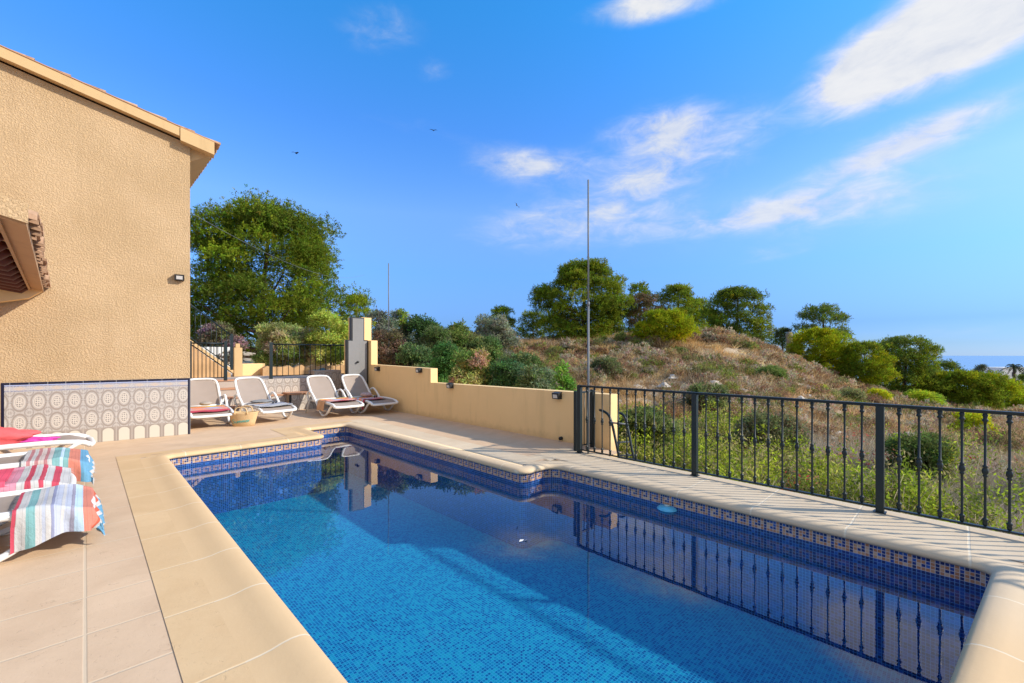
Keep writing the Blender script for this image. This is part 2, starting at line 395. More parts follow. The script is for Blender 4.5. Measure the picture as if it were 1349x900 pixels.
# coping nose all round
mb = MB(); prof = [(.26, .004), (.20, .005), (.15, .010), (.10, .020), (.06, .024), (.02, .022), (-.01, .014), (-.032, -.002), (-.040, -.020), (-.034, -.038), (-.018, -.046), (.004, -.048)]
sweep(OUT, prof, mb, .18); mb.build('coping', 'nose', pool)
w = MB(); w.quad([(x, y, WZ) for x, y in OUT]); wo = w.build('pool_water', 'water'); tag(wo, kind='structure')
# flat coping ring outside nose + deck, as a grid with a hole (boolean-free: band polygons)
def band(name, m, d0, d1, z, kind=None):
    mb = MB(); sweep(OUT, [(d1, z), (d0, z)], mb, 0, False)
    return mb.build(name, m)
def sheet(rects, z, name, m, uv=False):
    mb = MB()
    for x0, y0, x1, y1 in rects: mb.quad([(x0, y0, z), (x1, y0, z), (x1, y1, z), (x0, y1, z)])
    return mb.build(name, m)
tag(sheet([(-12, -9, .60, 12.1), (.60, 8.10, 2.83, 12.1), (2.83, 9.08, 4.08, 12.1), (4.08, 8.10, 5.70, 12.1), (4.08, 3.98, 5.70, 8.10), (.60, -9, 5.30, -.55), (4.64, -.55, 5.30, 3.98), (5.30, 3.5, 5.70, 3.98)], 0, 'pool_deck', 'deck'), kind='structure')
# (sheet is hidden under the coping rim; the rest of the hole is filled by the coping slabs)
tag(sheet([(.31, -.6, .99, 8.30)], .001, 'coping_slabs', 'coping'), kind='structure') if False else None
cs = MB()
for (x0, y0, x1, y1) in [(.31, -.9, .555, 8.32), (.555, 8.145, 2.785, 8.32), (2.56, 8.32, 2.785, 9.32), (2.785, 9.125, 4.125, 9.32), ]:
    cs.quad([(x0, y0, .004), (x1, y0, .004), (x1, y1, .004), (x0, y1, .004)])
for (x0, y0, x1, y1) in [(.54, 8.02, .68, 8.15), (.54, -.03, .68, .08), (2.72, 8.02, 2.91, 8.2), (2.77, 9.0, 2.9, 9.13)]:
    cs.quad([(x0, y0, .003), (x1, y0, .003), (x1, y1, .003), (x0, y1, .003)])
tag(cs.build('pool_coping', 'coping'), kind='structure')
cs = MB()
for (x0, y0, x1, y1) in [(4.125, 4.02, 4.50, 9.32), (4.665, -.9, 5.32, 4.02), (4.50, 4.02, 5.32, 4.28), (4.56, -.48, 4.664, -.33)]:
    cs.quad([(x0, y0, .0045), (x1, y0, .0045), (x1, y1, .0045), (x0, y1, .0045)])
cs.quad([(.555, -.9, .0047), (4.664, -.9, .0047), (4.56, -.44, .0047), (.555, .02, .0047)])
for (x0, y0, x1, y1) in [(4.54, 3.90, 4.67, 4.03), (4.0, 3.90, 4.2, 4.06), (4.0, 9.0, 4.13, 9.13)]:
    cs.quad([(x0, y0, .003), (x1, y0, .003), (x1, y1, .003), (x0, y1, .003)])
tag(cs.build('pool_edge_paving', 'coping_right_glare'), kind='structure')
# fill the sheet round the rounded rim corners with an under-slab ring
mb = MB(); sweep(OUT, [(.262, .002), (.24, .002), (.0, -.03)], mb, 0, False)
# retaining wall under the deck edge
mb = MB().box((5.12, -9, -3.2), (5.335, 3.6, -.012)); rw = mb.build('retaining_wall', 'concrete'); tag(rw, 'concrete retaining wall dropping from the deck edge under the long iron railing', 'wall')

# ------------------------------------------------------------------ boundary wall (right)
bw = empty('boundary_wall', (5.70, 3.7, 0)); tag(bw, 'smooth orange rendered boundary wall stepping up towards the back behind the pool', 'wall')
YW = 11.62
prof = [(3.7, -2.5), (3.7, .80), (8.55, .82), (8.55, 1.15), (11.35, 1.17), (11.35, 1.84), (11.62, 1.84), (11.62, 2.52), (11.98, 2.52), (11.98, -2.5)]
ys = [p[0] for p in prof]
p1 = MB().prism([(3.7 - 3.7, -2.5), (0, .84), (4.82, .80), (4.82, 1.125), (7.75, 1.17), (7.75, 1.84), (8.12, 1.84), (8.12, -2.5)], 'x', 0, .19)
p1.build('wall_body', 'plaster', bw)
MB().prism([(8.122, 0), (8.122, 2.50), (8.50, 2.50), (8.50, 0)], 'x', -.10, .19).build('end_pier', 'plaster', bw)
# grey shower panel facing the pool
x0 = on_y(457.5, 500, 11.6)[0]; x1 = on_y(484.5, 500, 11.6)[0]; xa = on_y(463, 440, 11.6)[0]; xb = on_y(480, 440, 11.6)[0]
sp = empty('shower_panel', ((x0 + x1) / 2, 11.6, 0)); tag(sp, 'tall grey shower panel with stepped shoulders and dark edging at the boundary wall end', 'shower panel')
def sh(ins, zt):
    return [(x0 + ins, 0), (x1 - ins, 0), (x1 - ins, 1.85 - ins), (xb - ins, 1.85 - ins), (xb - ins, zt), (xa + ins, zt), (xa + ins, 1.85 - ins), (x0 + ins, 1.85 - ins)]
cxp = (x0 + x1) / 2
MB().prism([(x - cxp, z) for x, z in sh(0, 2.47)], 'y', 0, .14).build('edging', 'black', sp)
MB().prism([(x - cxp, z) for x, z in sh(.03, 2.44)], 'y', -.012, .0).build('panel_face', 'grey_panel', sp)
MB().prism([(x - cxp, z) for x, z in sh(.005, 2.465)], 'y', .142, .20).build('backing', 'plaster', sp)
q = on_y(470.5, 478, 11.6); MB().lathe([(.02, 0), (.035, .01), (.035, .03), (.015, .05)], (q[0] - cxp, -.05, q[2]), 10).tube([(q[0] - cxp, 0, q[2] + .01), (q[0] - cxp, -.07, q[2] + .01)], .016).build('tap', 'black', sp)

# wall lamps
def lamp(name, loc, rz, label, group='wedge lamps on the walls'):
    t = empty(name, loc, rz); tag(t, label, 'wall lamp', group)
    MB().prism([(0, -.055), (-.085, -.055), (-.10, .045), (0, .06)], 'x', -.07, .07).build('housing', 'black', t)
    MB().prism([(-.088, -.04), (-.094, -.04), (-.104, .02), (-.098, .02)], 'x', -.045, .045).build('lens', 'lens', t)
    return t
for px, py, lb in ((499, 486, 'black wedge lamp on the boundary wall next to the grey shower panel'), (554, 488, 'black wedge lamp on the boundary wall just before its step'), (595, 508, 'black wedge lamp on the boundary wall just past its step'), (736, 521, 'black wedge lamp on the boundary wall nearest the iron railing')):
    q = on_x(px, py, 5.70); lamp('wall_lamp', q, R(-90), lb)
q = on_x(740, 578, 5.70)
dp = MB().tube([(q[0] + .01, q[1], .05), (q[0] - .05, q[1], .05)], .03, 10).build('drain_pipe', 'black'); tag(dp, 'short dark drain pipe end low on the boundary wall', 'pipe')

# ------------------------------------------------------------------ house
A7 = R(-7); hs = empty('house', (1.37, 9.8, 0), A7)
tag(hs, 'ochre roughcast house gable with barrel tile roof and a patterned tile dado', 'house')
SL = .25; XR = -5.5
def roofz(x): return 5.27 - SL * x if x > XR else 5.27 - SL * XR + SL * (x - XR)
SHR = -.14
def shear(o):
    for v in o.data.vertices: v.co.x += SHR * max(0, v.co.y)
    return o
shear(MB().prism([(-10, 0), (0, 0), (0, roofz(0)), (XR, roofz(XR)), (-10, roofz(-10))], 'y', 0, 9).build('wall', 'stucco', hs))
LFT = -2.29 / .2
pm = MB(); T = 1.02
pm.quad([(-2.29, -.014, .002), (0.006, -.014, .002), (0.006, -.014, T), (-2.29, -.014, T)], [(LFT, 0), (.03, 0), (.03, T), (LFT, T)])
pm.quad([(.006, -.014, .002), (.006, .0, .002), (.006, 0, T), (.006, -.014, T)]); pm.quad([(-2.29, -.014, T), (.006, -.014, T), (.006, 0, T), (-2.29, 0, T)], [(0, T)] * 4)
pm.build('tile_dado', azulejo('azulejo_tiles', T, LFT), hs)
# second panel further left so that it carries on
MB().box((-6, -.014, .002), (-2.296, 0, T)).build('doorway_plinth', 'trim', hs)
# verge (raking cornice)
def rake(xa, xb, lo, hi, ya, yb): return [(xa, roofz(xa) + lo), (xb, roofz(xb) + lo), (xb, roofz(xb) + hi), (xa, roofz(xa) + hi)]
MB().prism(rake(XR, .02, .03, .19, 0, 0), 'y', -.13, -.001).build('verge_band', 'trim', hs)
MB().prism(rake(-.14, .36, -.045, .185, 0, 0), 'y', -.145, .06).build('verge_kneeler', 'trim', hs)
shear(MB().prism([(0.002, 4.98), (.36, roofz(.36) + .02), (.36, roofz(.36) + .10), (0.002, roofz(0) + .10)], 'y', .062, 9).build('eave_cove', 'trim', hs))
def tiles(x_lo, x_hi, y0, y1, zf, name, m, parent, per=.22, r=.075, th=.014):
    """barrel tile roof skin: corrugated shell with stepped courses between x_lo (high end) and x_hi (eave)"""
    mb = MB(); ny = int((y1 - y0) / per); 
    for k in range(ny):
        yc = y0 + per * (k + .5); x = x_hi; j = 0
        while abs(x - x_lo) > .05 and j < 40:
            L = min(.40, abs(x_hi - x_lo)); sgn = 1 if x_hi > x_lo else -1
            xa = x; xb = x - sgn * min(L, abs(x - x_lo)); jit = random.uniform(-.012, .012)
            for (xx0, xx1, up) in ((xa + jit, xb - sgn * .03, 0),):
                seg = 7; vs = []
                for xx, rr, lift in ((xx0, r * 1.1, .028), (xx1, r * .86, 0.0)):
                    for q in range(seg + 1):
                        a = math.pi * q / seg; vs.append((xx, yc + math.cos(a) * rr, zf(xx) + lift + math.sin(a) * rr))
                    for q in range(seg + 1):
                        a = math.pi * q / seg; vs.append((xx, yc + math.cos(a) * (rr - th), zf(xx) + lift + math.sin(a) * (rr - th)))
                s1 = seg + 1; fs = []
                for q in range(seg):
                    fs += [(q, q + 1, 2 * s1 + q + 1, 2 * s1 + q), (s1 + q, 3 * s1 + q, 3 * s1 + q + 1, s1 + q + 1), (q, s1 + q, s1 + q + 1, q + 1)]
                mb.faces(vs, fs, False)
            x = xb; j += 1
        # channel tile
        seg = 5; vs = []
        for xx in (x_hi - .02 * (1 if x_hi > x_lo else -1), x_lo):
            for q in range(seg + 1):
                a = math.pi * q / seg; vs.append((xx, yc + per / 2 + math.cos(a) * .085, zf(xx) + .055 - math.sin(a) * .05))
            for q in range(seg + 1):
                a = math.pi * q / seg; vs.append((xx, yc + per / 2 + math.cos(a) * .085, zf(xx) + .040 - math.sin(a) * .05))
        s1 = seg + 1; fs = []
        for q in range(seg): fs += [(q, 2 * s1 + q, 2 * s1 + q + 1, q + 1), (s1 + q, s1 + q + 1, 3 * s1 + q + 1, 3 * s1 + q), (q, q + 1, s1 + q + 1, s1 + q)]
        mb.faces(vs, fs, False)
    return mb.build(name, m, parent)
random.seed(3)
rf = shear(tiles(XR, .47, -.10, 9, lambda x: roofz(x) + .195, 'roof', 'rooftile', hs, .21, .06))
shear(MB().prism(rake(XR, .44, .192, .205, 0, 0), 'y', -.14, 9).build('roof_deck', 'terracotta', rf))
# wall lamp on the gable
q = Vector((-.155, 0, 2.83)); q = Matrix.Rotation(A7, 4, 'Z') @ q + Vector((1.37, 9.8, 0)); lamp('wall_lamp', q, A7, 'black wedge lamp high on the ochre house gable near its corner')
# cable
a = Matrix.Rotation(A7, 4, 'Z') @ Vector((.02, 1, 4.3)) + Vector((1.37, 9.8, 0)); b = Vector(at(480, 362, 30))
pts = [a.lerp(b, t / 16) - Vector((0, 0, 1.3 * 4 * (t / 16) * (1 - t / 16))) * .5 for t in range(17)]
tag(MB().tube(pts, .0045, 5).build('overhead_cable', 'alu'), 'thin grey cable running from the house across the big pine', 'cable')

# porch roof on the left
pr = empty('porch_roof', (-.315, 4.9, 2.40)); tag(pr, 'tiled porch roof end with plaster soffit and dark red beams in front of the house gable', 'porch roof')
ZE = 2.42 - 2.40; yn, yf = 0.0, 5.13; sk = -.15 / 5.13       # eave leans slightly left going back
def ex(y): return sk * y
mb = MB()
mb.faces([(ex(yn), yn, ZE), (ex(yf), yf, ZE), (ex(yf) - 3.2, yf, ZE + .80), (ex(yn) - 3.2, yn, ZE + .80),
          (ex(yn), yn, ZE + .07), (ex(yf), yf, ZE + .07), (ex(yf) - 3.2, yf, ZE + .87), (ex(yn) - 3.2, yn, ZE + .87)],
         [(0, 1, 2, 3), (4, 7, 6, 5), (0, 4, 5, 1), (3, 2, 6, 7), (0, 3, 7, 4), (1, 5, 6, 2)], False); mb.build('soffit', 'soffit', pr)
MB().prism([(0.01, ZE + .012), (.01, ZE + .16), (-3.2, ZE + .98), (-3.2, ZE + .815)], 'y', -.03, -.001).build('verge_board', 'stucco', pr)
mb = MB(); mb.faces([(ex(y) - dx, y, ZE + .25 * dx - dz) for y in (yn + .03, yf - .03) for dx, dz in ((.13, .002), (.15, .002), (.15, .04), (.13, .03))], [(0, 1, 5, 4), (1, 2, 6, 5), (2, 3, 7, 6), (3, 0, 4, 7), (0, 3, 2, 1), (4, 5, 6, 7)], False); mb.build('soffit_edge', 'soffit', pr)
for k in range(12):
    y = .30 + k * .41
    mb = MB(); path = [(ex(y) - .155, y, ZE + .02), (ex(y) - .22, y, ZE + .0), (ex(y) - .6, y, ZE + .08), (ex(y) - 1.3, y, ZE + .255), (ex(y) - 3.0, y, ZE + .68)]
    mb.tube(path, [.03, .085, .10, .10, .10], 10, True, .8); mb.build('beam', 'beam', pr)
def pz(x): return ZE + .075 - (x) * .25
mb = MB(); random.seed(5)
for k in range(20):
    y = .16 + k * .25; e = ex(y)
    for dy, up in ((0, 1), (.127, -1)):
        seg = 6; vs = []; j = random.uniform(-.02, .03); rr0 = .085 if up > 0 else .075
        for xx, rr in ((e + .045 + j, rr0), (e - .30, rr0 * .9)):
            for qq in (rr, rr - .016):
                for q in range(seg + 1):
                    a = math.pi * q / seg; vs.append((xx, y + dy + math.cos(a) * qq, pz(xx - e) + (0 if up > 0 else .075) - .0 + up * math.sin(a) * qq * (1 if up > 0 else .75)))
        s1 = seg + 1; fs = []
        for q in range(seg): fs += [(q, q + 1, 2 * s1 + q + 1, 2 * s1 + q), (s1 + q, 3 * s1 + q, 3 * s1 + q + 1, s1 + q + 1), (q, s1 + q, s1 + q + 1, q + 1)]
        mb.faces(vs, fs, False)
mb.build('eave_tiles', 'oldtile', pr)
pts = [(-.16, 0.02), (-.30, -.10), (-.55, -.17), (-.80, -.22), (-.95, -.32), (-1.05, -.5), (-1.1, -.8), (-3, -.8), (-3, .7), (-.16, .05)]
MB().prism(pts, 'y', 4.93, 5.10).build('bracket', 'plaster', pr)

# ------------------------------------------------------------------ iron railing
RX = 5.21
rl = empty('iron_railing', (RX, 3.91, 0)); tag(rl, 'long dark green iron railing with knuckled balusters along the pool edge', 'railing')
NB = 4; BAY = 1.70
MB().box((-.022, -BAY * NB, .985), (.022, .03, 1.0), .003).box((-.012, -BAY * NB, .972), (.012, .03, .984)).build('top_rail', 'iron', rl)
MB().box((-.018, -BAY * NB, .045), (.018, .0, .060), .003).build('bottom_rail', 'iron', rl)
knob = [(.0065, .061), (.013, .065), (.017, .085), (.013, .10), (.019, .108), (.019, .118), (.011, .125), (.0085, .135), (.0085, .42), (.0085, .455), (.016, .462), (.016, .472), (.011, .478), (.019, .488), (.021, .505), (.019, .522), (.011, .532), (.016, .538), (.016, .548), (.0085, .555), (.0085, .88), (.011, .905), (.019, .912), (.019, .922), (.012, .93), (.014, .945), (.0175, .955), (.013, .971)]
bal = None
for k in range(NB):
    for j in range(1, 13):
        y = -BAY * k - BAY * j / 13
        if bal is None: bal = MB().lathe(knob, seg=8).build('baluster', 'iron', rl); o = bal
        else: o = bal.copy(); C.objects.link(o); o.parent = rl
        o.location = (0, y, 0)
for k in range(NB + 1):
    p = MB().box((-.03, -BAY * k - .03, -.0 if k == 0 else .005), (.03, -BAY * k + .03, .984), .004).build('post', 'iron', rl)
    MB().box((-.045, -BAY * k - .045, .0051), (.045, -BAY * k + .045, .012), .002).build('base_plate', 'iron', p)
# short return panel by the wall
rt = empty('return_railing', (5.27, 4.02, 0)); tag(rt, 'short low iron railing panel closing the gap between the wall end and the long railing', 'railing')
MB().box((0, -.015, .86), (.41, .015, .885), .003).build('top_rail', 'iron', rt); MB().box((0, -.012, .06), (.41, .012, .075)).build('bottom_rail', 'iron', rt)
for x, r_ in ((.10, .012), (.2, .008), (.3, .012)): MB().tube([(x, 0, .076), (x, 0, .859)], r_, 8).build('baluster', 'iron', rt)
for x in (.0, .41): MB().box((x - .028, -.028, 0.002), (x + .028, .028, .90), .004).build('post', 'iron', rt)
# ladder leaning beyond the railing
ld = empty('pool_ladder', (5.45, 3.3, -.2)); tag(ld, 'dark tubular ladder with bent hand grips leaning behind the railing', 'ladder')
def lp(px, py, X): q = on_x(px, py, X); return (q[0] - 5.45, q[1] - 3.3, q[2] + .2)
for (a, b, c, d, X0) in (((790, 540), (803, 549), (812, 585), (817, 612), 5.5), ((816, 544), (824, 552), (832, 590), (837, 614), 5.62)):
    MB().tube(smoothpath([lp(*a, X0 + .08), lp(*b, X0 + .05), lp(*c, X0), lp(*d, X0 - .02)], 5), .019, 10).build('stringer', 'iron', ld)
for (a, b) in (((806, 557), (826, 559)), ((812, 583), (831, 582)), ((814, 600), (834, 600))):
    MB().tube([lp(*a, 5.52), lp(*b, 5.63)], .012, 8).build('rung', 'alu', ld)
# tall poles
def pole(px, pyb, pyt, D, zb, r, label):
    b = at(px, pyb, D); zt = EYE - (pyt - HY) / F * D; t = empty('antenna_pole', (b[0], b[1], zb)); tag(t, label, 'pole')
    H = zt - zb; h1 = H * .55
    MB().tube([(0, 0, 0), (0, 0, h1)], r, 10).build('lower_tube', 'alu', t)
    MB().tube([(0, 0, h1), (0, 0, H)], r * .72, 8).build('upper_tube', 'alu', t)
    MB().tube([(0, 0, h1 - .04), (0, 0, h1 + .02)], r * 1.35, 10).build('collar', 'alu', t)
pole(775, 598, 237, 6.36, 0, .017, 'tall thin grey pole standing by the first post of the iron railing')
pole(512, 480, 347, 13.2, -1.0, .022, 'thin grey pole rising from the bushes beyond the shower panel')

# ------------------------------------------------------------------ back terrace, steps, rails
az2 = azulejo('azulejo_terrace', .42 + .30, -999)
def tiledface(name, parent, x0, x1, y, z0, z1, org):
    mb = MB(); ox, oy, oz = org
    mb.quad([(x0 - ox, y - oy, z0 - oz), (x1 - ox, y - oy, z0 - oz), (x1 - ox, y - oy, z1 - oz), (x0 - ox, y - oy, z1 - oz)], [(-50 + x0 * 5, 0.05), (-50 + x1 * 5, 0.05), (-50 + x1 * 5, .05 + (z1 - z0)), (-50 + x0 * 5, .05 + (z1 - z0))])
    mb.build(name, az2, parent)
tb = empty('tiled_terrace', (3.8, 12.1, 0)); tag(tb, 'raised back terrace with tiled risers, terracotta ledge and steps behind the loungers', 'terrace')
O = (3.8, 12.1, 0)
def tbx(a, b, name, m, bev=0): return MB().box(tuple(a[i] - O[i] for i in range(3)), tuple(b[i] - O[i] for i in range(3)), bev).build(name, m, tb)
xL = 2.35; xRr = 3.80; xE = 6.0
tbx((xRr, 12.1, 0), (xE, 12.62, .40), 'bench_core', 'concrete'); tbx((xRr - .02, 12.07, .401), (xE, 12.64, .44), 'bench_top', 'terracotta', .006)
tiledface('tile_riser', tb, xRr, xE, 12.096, 0.0, .40, O)
tbx((-2, 12.1, 0), (xL, 12.62, .40), 'bench_core', 'concrete'); tbx((-2, 12.07, .401), (xL + .02, 12.64, .44), 'bench_top', 'terracotta', .006)
tiledface('tile_riser', tb, -2, xL, 12.096, 0.0, .40, O)
for i, (ya, z) in enumerate(((12.12, .20), (12.42, .40))):
    tbx((xL, ya, 0), (xRr, 13.2, z - .03), 'step', 'concrete'); tbx((xL, ya - .02, z - .029), (xRr, ya + .32, z), 'step_tread', 'terracotta')
    tiledface('tile_riser', tb, xL, xRr, ya - .004, z - .20, z - .03, O)
tbx((3.12, 12.65, 0), (xE, 17.5, .80), 'terrace_core', 'terrace'); tiledface('tile_riser', tb, 3.12, xE, 12.645, .44, .80, O)
tbx((-3, 12.65, 0), (2.3, 17.5, .80), 'terrace_core', 'terrace'); tiledface('tile_riser', tb, -3, 2.3, 12.645, .44, .80, O)
for ya, z in ((12.78, .60), (13.08, .80)):
    tbx((2.3, ya, 0), (3.12, 17.5, z - .002), 'step', 'terrace'); tbx((2.3, ya - .02, z - .032), (3.12, ya + .30, z + .002), 'step_tread', 'terracotta')
tbx((4.55, 12.50, .44), (5.3, 12.95, 1.0), 'planter_block', 'terrace'); tiledface('tile_riser', tb, 4.55, 5.3, 12.495, .44, .95, O)
for (x, y, z0, z1) in ((xRr - .004, 12.09, 0, .40), (3.116, 12.64, .44, .78), (2.304, 12.64, .44, .78), (xL + .004, 12.09, 0, .4)):
    tbx((x - .025, y - .002, z0), (x + .025, y + .02, z1), 'edge_tile', 'black')
# railings on the terrace
def simple_rail(pts, z0, h, nb, label, name='terrace_railing', m='iron', r=.009):
    a, b = Vector(pts[0]), Vector(pts[1]); t = empty(name, a); tag(t, label, 'railing'); d = b - a
    up = Vector((0, 0, 1))
    def seg(p, q, rr): return MB().tube([p, q], rr, 8)
    seg(up * h, d + up * h, .018).build('top_rail', m, t); seg(up * .08, d + up * .08, .013).build('bottom_rail', m, t)
    for k in range(1, nb + 1): p = d * (k / (nb + 1)); seg(p + up * .08, p + up * h, r).build('baluster', m, t)
    for p in (Vector((0, 0, 0)), d): MB().box((p.x - .035, p.y - .035, p.z - .0), (p.x + .035, p.y + .035, p.z + h + .05), .004).build('post', m, t)
    return t
qa = on_y(357, 498, 12.72); qb = on_y(461, 498, 12.72)
simple_rail([(qa[0], 12.72, .80), (qb[0], 12.72, .80)], 0, .92, 14, 'dark iron railing on the back terrace right of the steps')
qa = on_y(250, 498, 12.72); qb = on_y(297, 498, 12.72)
simple_rail([(qa[0], 12.72, .80), (qb[0], 12.72, .80)], 0, .92, 8, 'dark iron railing on the back terrace left of the steps')
# staircase going up to the left behind
ST = 14.6; s0 = on_y(304, 497, ST); s1 = on_y(240, 440, ST); 
st = empty('garden_staircase', (s0[0], ST, .80)); tag(st, 'ochre masonry garden staircase climbing behind the terrace towards the house', 'staircase')
zt = EYE - (455 - HY) / F * (ST / ray(252)[1]); xl = on_y(252, 455, ST)[0] - s0[0]; ze = EYE - (492 - HY) / F * (ST / ray(302)[1]) - .8
sl = (zt - .8 - ze) / xl
MB().prism([(0, 0), (0, ze), (xl * 2.5, ze + sl * xl * 2.5), (xl * 2.5, 0)], 'y', 0, .22).build('stringer_wall', 'rubble', st)
MB().prism([(.06, ze + .005), (.06, ze + .10), (xl * 2.5, ze + sl * xl * 2.5 + .10), (xl * 2.5, ze + sl * xl * 2.5 + .005)], 'y', -.03, .25).build('coping_band', 'trim', st)
for k in range(9):
    x = xl * 2.5 * k / 9; MB().box((x + xl * 2.5 / 9, .221, 0), (x, 1.6, ze + sl * x + .05)).build('step', 'concrete', st)
a = Vector((s0[0] + .02, ST - .0, .80 + ze + .1)); b = Vector((s0[0] + xl * 2.5, ST, .80 + ze + .1 + sl * xl * 2.5))
simple_rail([a, b], 0, .98, 18, 'dark iron handrail sloping up along the garden staircase', 'stair_railing')
q0 = on_y(310, 490, ST + .05)[0]; q1 = on_y(321, 490, ST + .05)[0]
gp = empty('gate_pillar', ((q0 + q1) / 2, ST + .3, .8)); tag(gp, 'square ochre pillar with a small cap at the foot of the garden staircase', 'pillar')
hw = (q1 - q0) / 2; zz = EYE - (458 - HY) / F * (ST / ray(315)[1]) - .8
MB().box((-hw, -hw, 0), (hw, hw, zz), .01).build('shaft', 'trim', gp); MB().box((-hw * .55, -hw * .55, zz + .001), (hw * .55, hw * .55, zz + .12), .01).build('cap', 'trim', gp)
q0 = on_y(318, 490, 15.2)[0]; q1 = on_y(348, 490, 15.2)[0]; zz = EYE - (479 - HY) / F * (15.2 / ray(335)[1])
tag(MB().box((q0, 15.1, .8), (q1, 15.4, zz), .015).build('low_garden_wall', 'plaster'), 'low ochre wall between the gate pillar and the planted bed', 'wall')
# planted bed edge: wavy rubble kerb
mb = MB(); xa = on_y(345, 490, 14.9)[0]; xb = on_y(470, 490, 14.9)[0]; n = 24; top = []
for i in range(n + 1):
    x = xa + (xb - xa) * i / n; top.append((x, 1.02 + .07 * abs(math.sin(i * .9)) + .03 * math.sin(i * 2.3)))
mb.prism([(xa, .8)] + top + [(xb, .8)], 'y', 14.8, 15.05); tag(mb.build('planter_edge', 'rubble'), 'wavy rough ochre kerb in front of the terrace bushes', 'planter')
q0 = on_y(398, 490, 17.0)[0]; q1 = on_y(463, 490, 17.0)[0]; zz = EYE - (449 - HY) / F * (17 / ray(430)[1])
tag(MB().box((q0, 17.0, 0), (q1 + .5, 17.25, zz), .02).build('garden_wall', 'plaster'), 'tall ochre garden wall behind the terrace bushes', 'wall')
q0 = on_y(240, 490, 21)[0]; q1 = on_y(306, 490, 21)[0]
tag(MB().box((q0 - 2, 21, -1), (q1, 21.3, 1.75), .02).build('white_garden_wall', 'white'), 'pale wall seen through the staircase railing below the big pine', 'wall')
# green bag on planter
bg = on_y(427, 488, 12.6); 
mb = MB(); bm = bmesh.new(); bmesh.ops.create_icosphere(bm, subdivisions=3, radius=1)
for v in bm.verts: v.co = Vector((v.co.x * .27, v.co.y * .13, v.co.z * .12 * (1 + .25 * math.sin(v.co.x * 6)))) + Vector((bg[0], 12.86, .92))
mb.bm(bm); tag(mb.build('cloth_bag', plain('grey_green_cloth', (.10, .17, .17), .8, .2, 0, .3, 9, .5)), 'crumpled dark grey green bag lying on the back terrace behind the railing', 'bag')

# ------------------------------------------------------------------ loungers
def lounger_proto():
    root = empty('sun_lounger')
    W2 = .33
    for s in (1, -1):
        y = s * W2
        MB().tube(smoothpath([(.0, y, .275), (-.12, y, .33), (-.5, y, .36), (-1.22, y, .36)], 5), .030, 8, True, 1.2).build('side_rail', 'resin', root)
        pth = smoothpath([(-1.42, y * 1.06, .34), (-1.46, y * 1.1, .50), (-1.30, y * 1.12, .60), (-1.12, y * 1.12, .52), (-.85, y * 1.10, .27), (-.66, y * 1.08, .07), (-.52, y * 1.08, .026), (-.36, y * 1.07, .09), (-.20, y * 1.05, .25), (-.10, y * 1.03, .32)], 5)
        MB().tube(pth, .027, 8, True, .95).build('arm_and_leg', 'resin', root)
        MB().tube([(-1.40, y, .34), (-1.62, y * 1.02, 0.0)], .022, 8).build('rear_leg', 'resin', root)
    MB().tube(smoothpath([(-.0, -W2, .275), (.025, -.2, .27), (.03, 0, .27), (.025, .2, .27), (-.0, W2, .275)], 4), .032, 8).build('foot_bar', 'resin', root)
    MB().tube([(-1.40, -W2, .35), (-1.40, W2, .35)], .02, 8).build('rear_bar', 'resin', root)
    mb = MB(); n = 14; vs = []
    for i in range(n + 1):
        t = i / n; x = -.01 - 1.19 * t; z = .352 + .010 * math.sin(t * 3.14) - .075 * max(0, (1 - t * 8))
        for j in range(7): y = -W2 + .012 + (2 * W2 - .024) * j / 6; vs.append((x, y, z - .018 * math.sin(j / 6 * math.pi)))
    mb.faces(vs, [(i * 7 + j, i * 7 + j + 1, (i + 1) * 7 + j + 1, (i + 1) * 7 + j) for i in range(n) for j in range(6)]); mb.build('seat_sling', 'sling', root)
    # backrest
    L = .80; a = R(49); bx, bz = -1.24, .37
    def P(u, y, off=0): return (bx - math.cos(a) * u + math.sin(a) * off, y, bz + math.sin(a) * u + math.cos(a) * off)
    b = empty('backrest_dummy'); bpy.data.objects.remove(b)
    fr = smoothpath([P(0, -.30), P(.35, -.295), P(.62, -.285), P(.755, -.25), P(.80, -.17), P(.81, 0), P(.80, .17), P(.755, .25), P(.62, .285), P(.35, .295), P(0, .30)], 5)
    bf = MB().tube(fr, .028, 8).tube([P(.0, -.3), P(.0, .3)], .02, 8).build('backrest_frame', 'resin', root)
    mb = MB(); vs = []
    for i in range(9):
        u = .01 + .775 * i / 8; hw = .292 - (.012 * (i / 8)) - (0 if i < 7 else (.05 if i == 7 else .09))
        for j in range(7): vs.append(P(u, -hw + 2 * hw * j / 6, -.02 * math.sin(j / 6 * math.pi)))
    mb.faces(vs, [(i * 7 + j, i * 7 + j + 1, (i + 1) * 7 + j + 1, (i + 1) * 7 + j) for i in range(8) for j in range(6)]); mb.build('back_sling', 'sling', root)
    return root
LG = [  # label, x foot, y, heading
    ('white lounger with taupe sling nearest the camera, striped towel over its foot', .0, 4.96, 0),
    ('white lounger with a pink and red towel, second from the camera on the left', -.12, 5.84, 0),
    ('white lounger with a blue and coral striped towel, third from the camera on the left', -.02, 6.98, 0),
    ('white lounger with a coral red towel beside the patterned dado', .04, 8.42, 2)]
BK = [('white reclined lounger at the back, half hidden by the house corner, orange towel on it', 1.78, 10.2, -93), ('white reclined lounger at the back standing behind the straw basket', 2.95, 10.08, -84),
      ('white reclined lounger at the back with a tan towel hanging over one side', 4.36, 9.83, -88), ('white reclined lounger at the back beside the boundary wall, in its diagonal shade', 5.22, 9.75, -88)]
proto = lounger_proto(); proto.scale = (1, 1.03, .91); first = True
LO = []
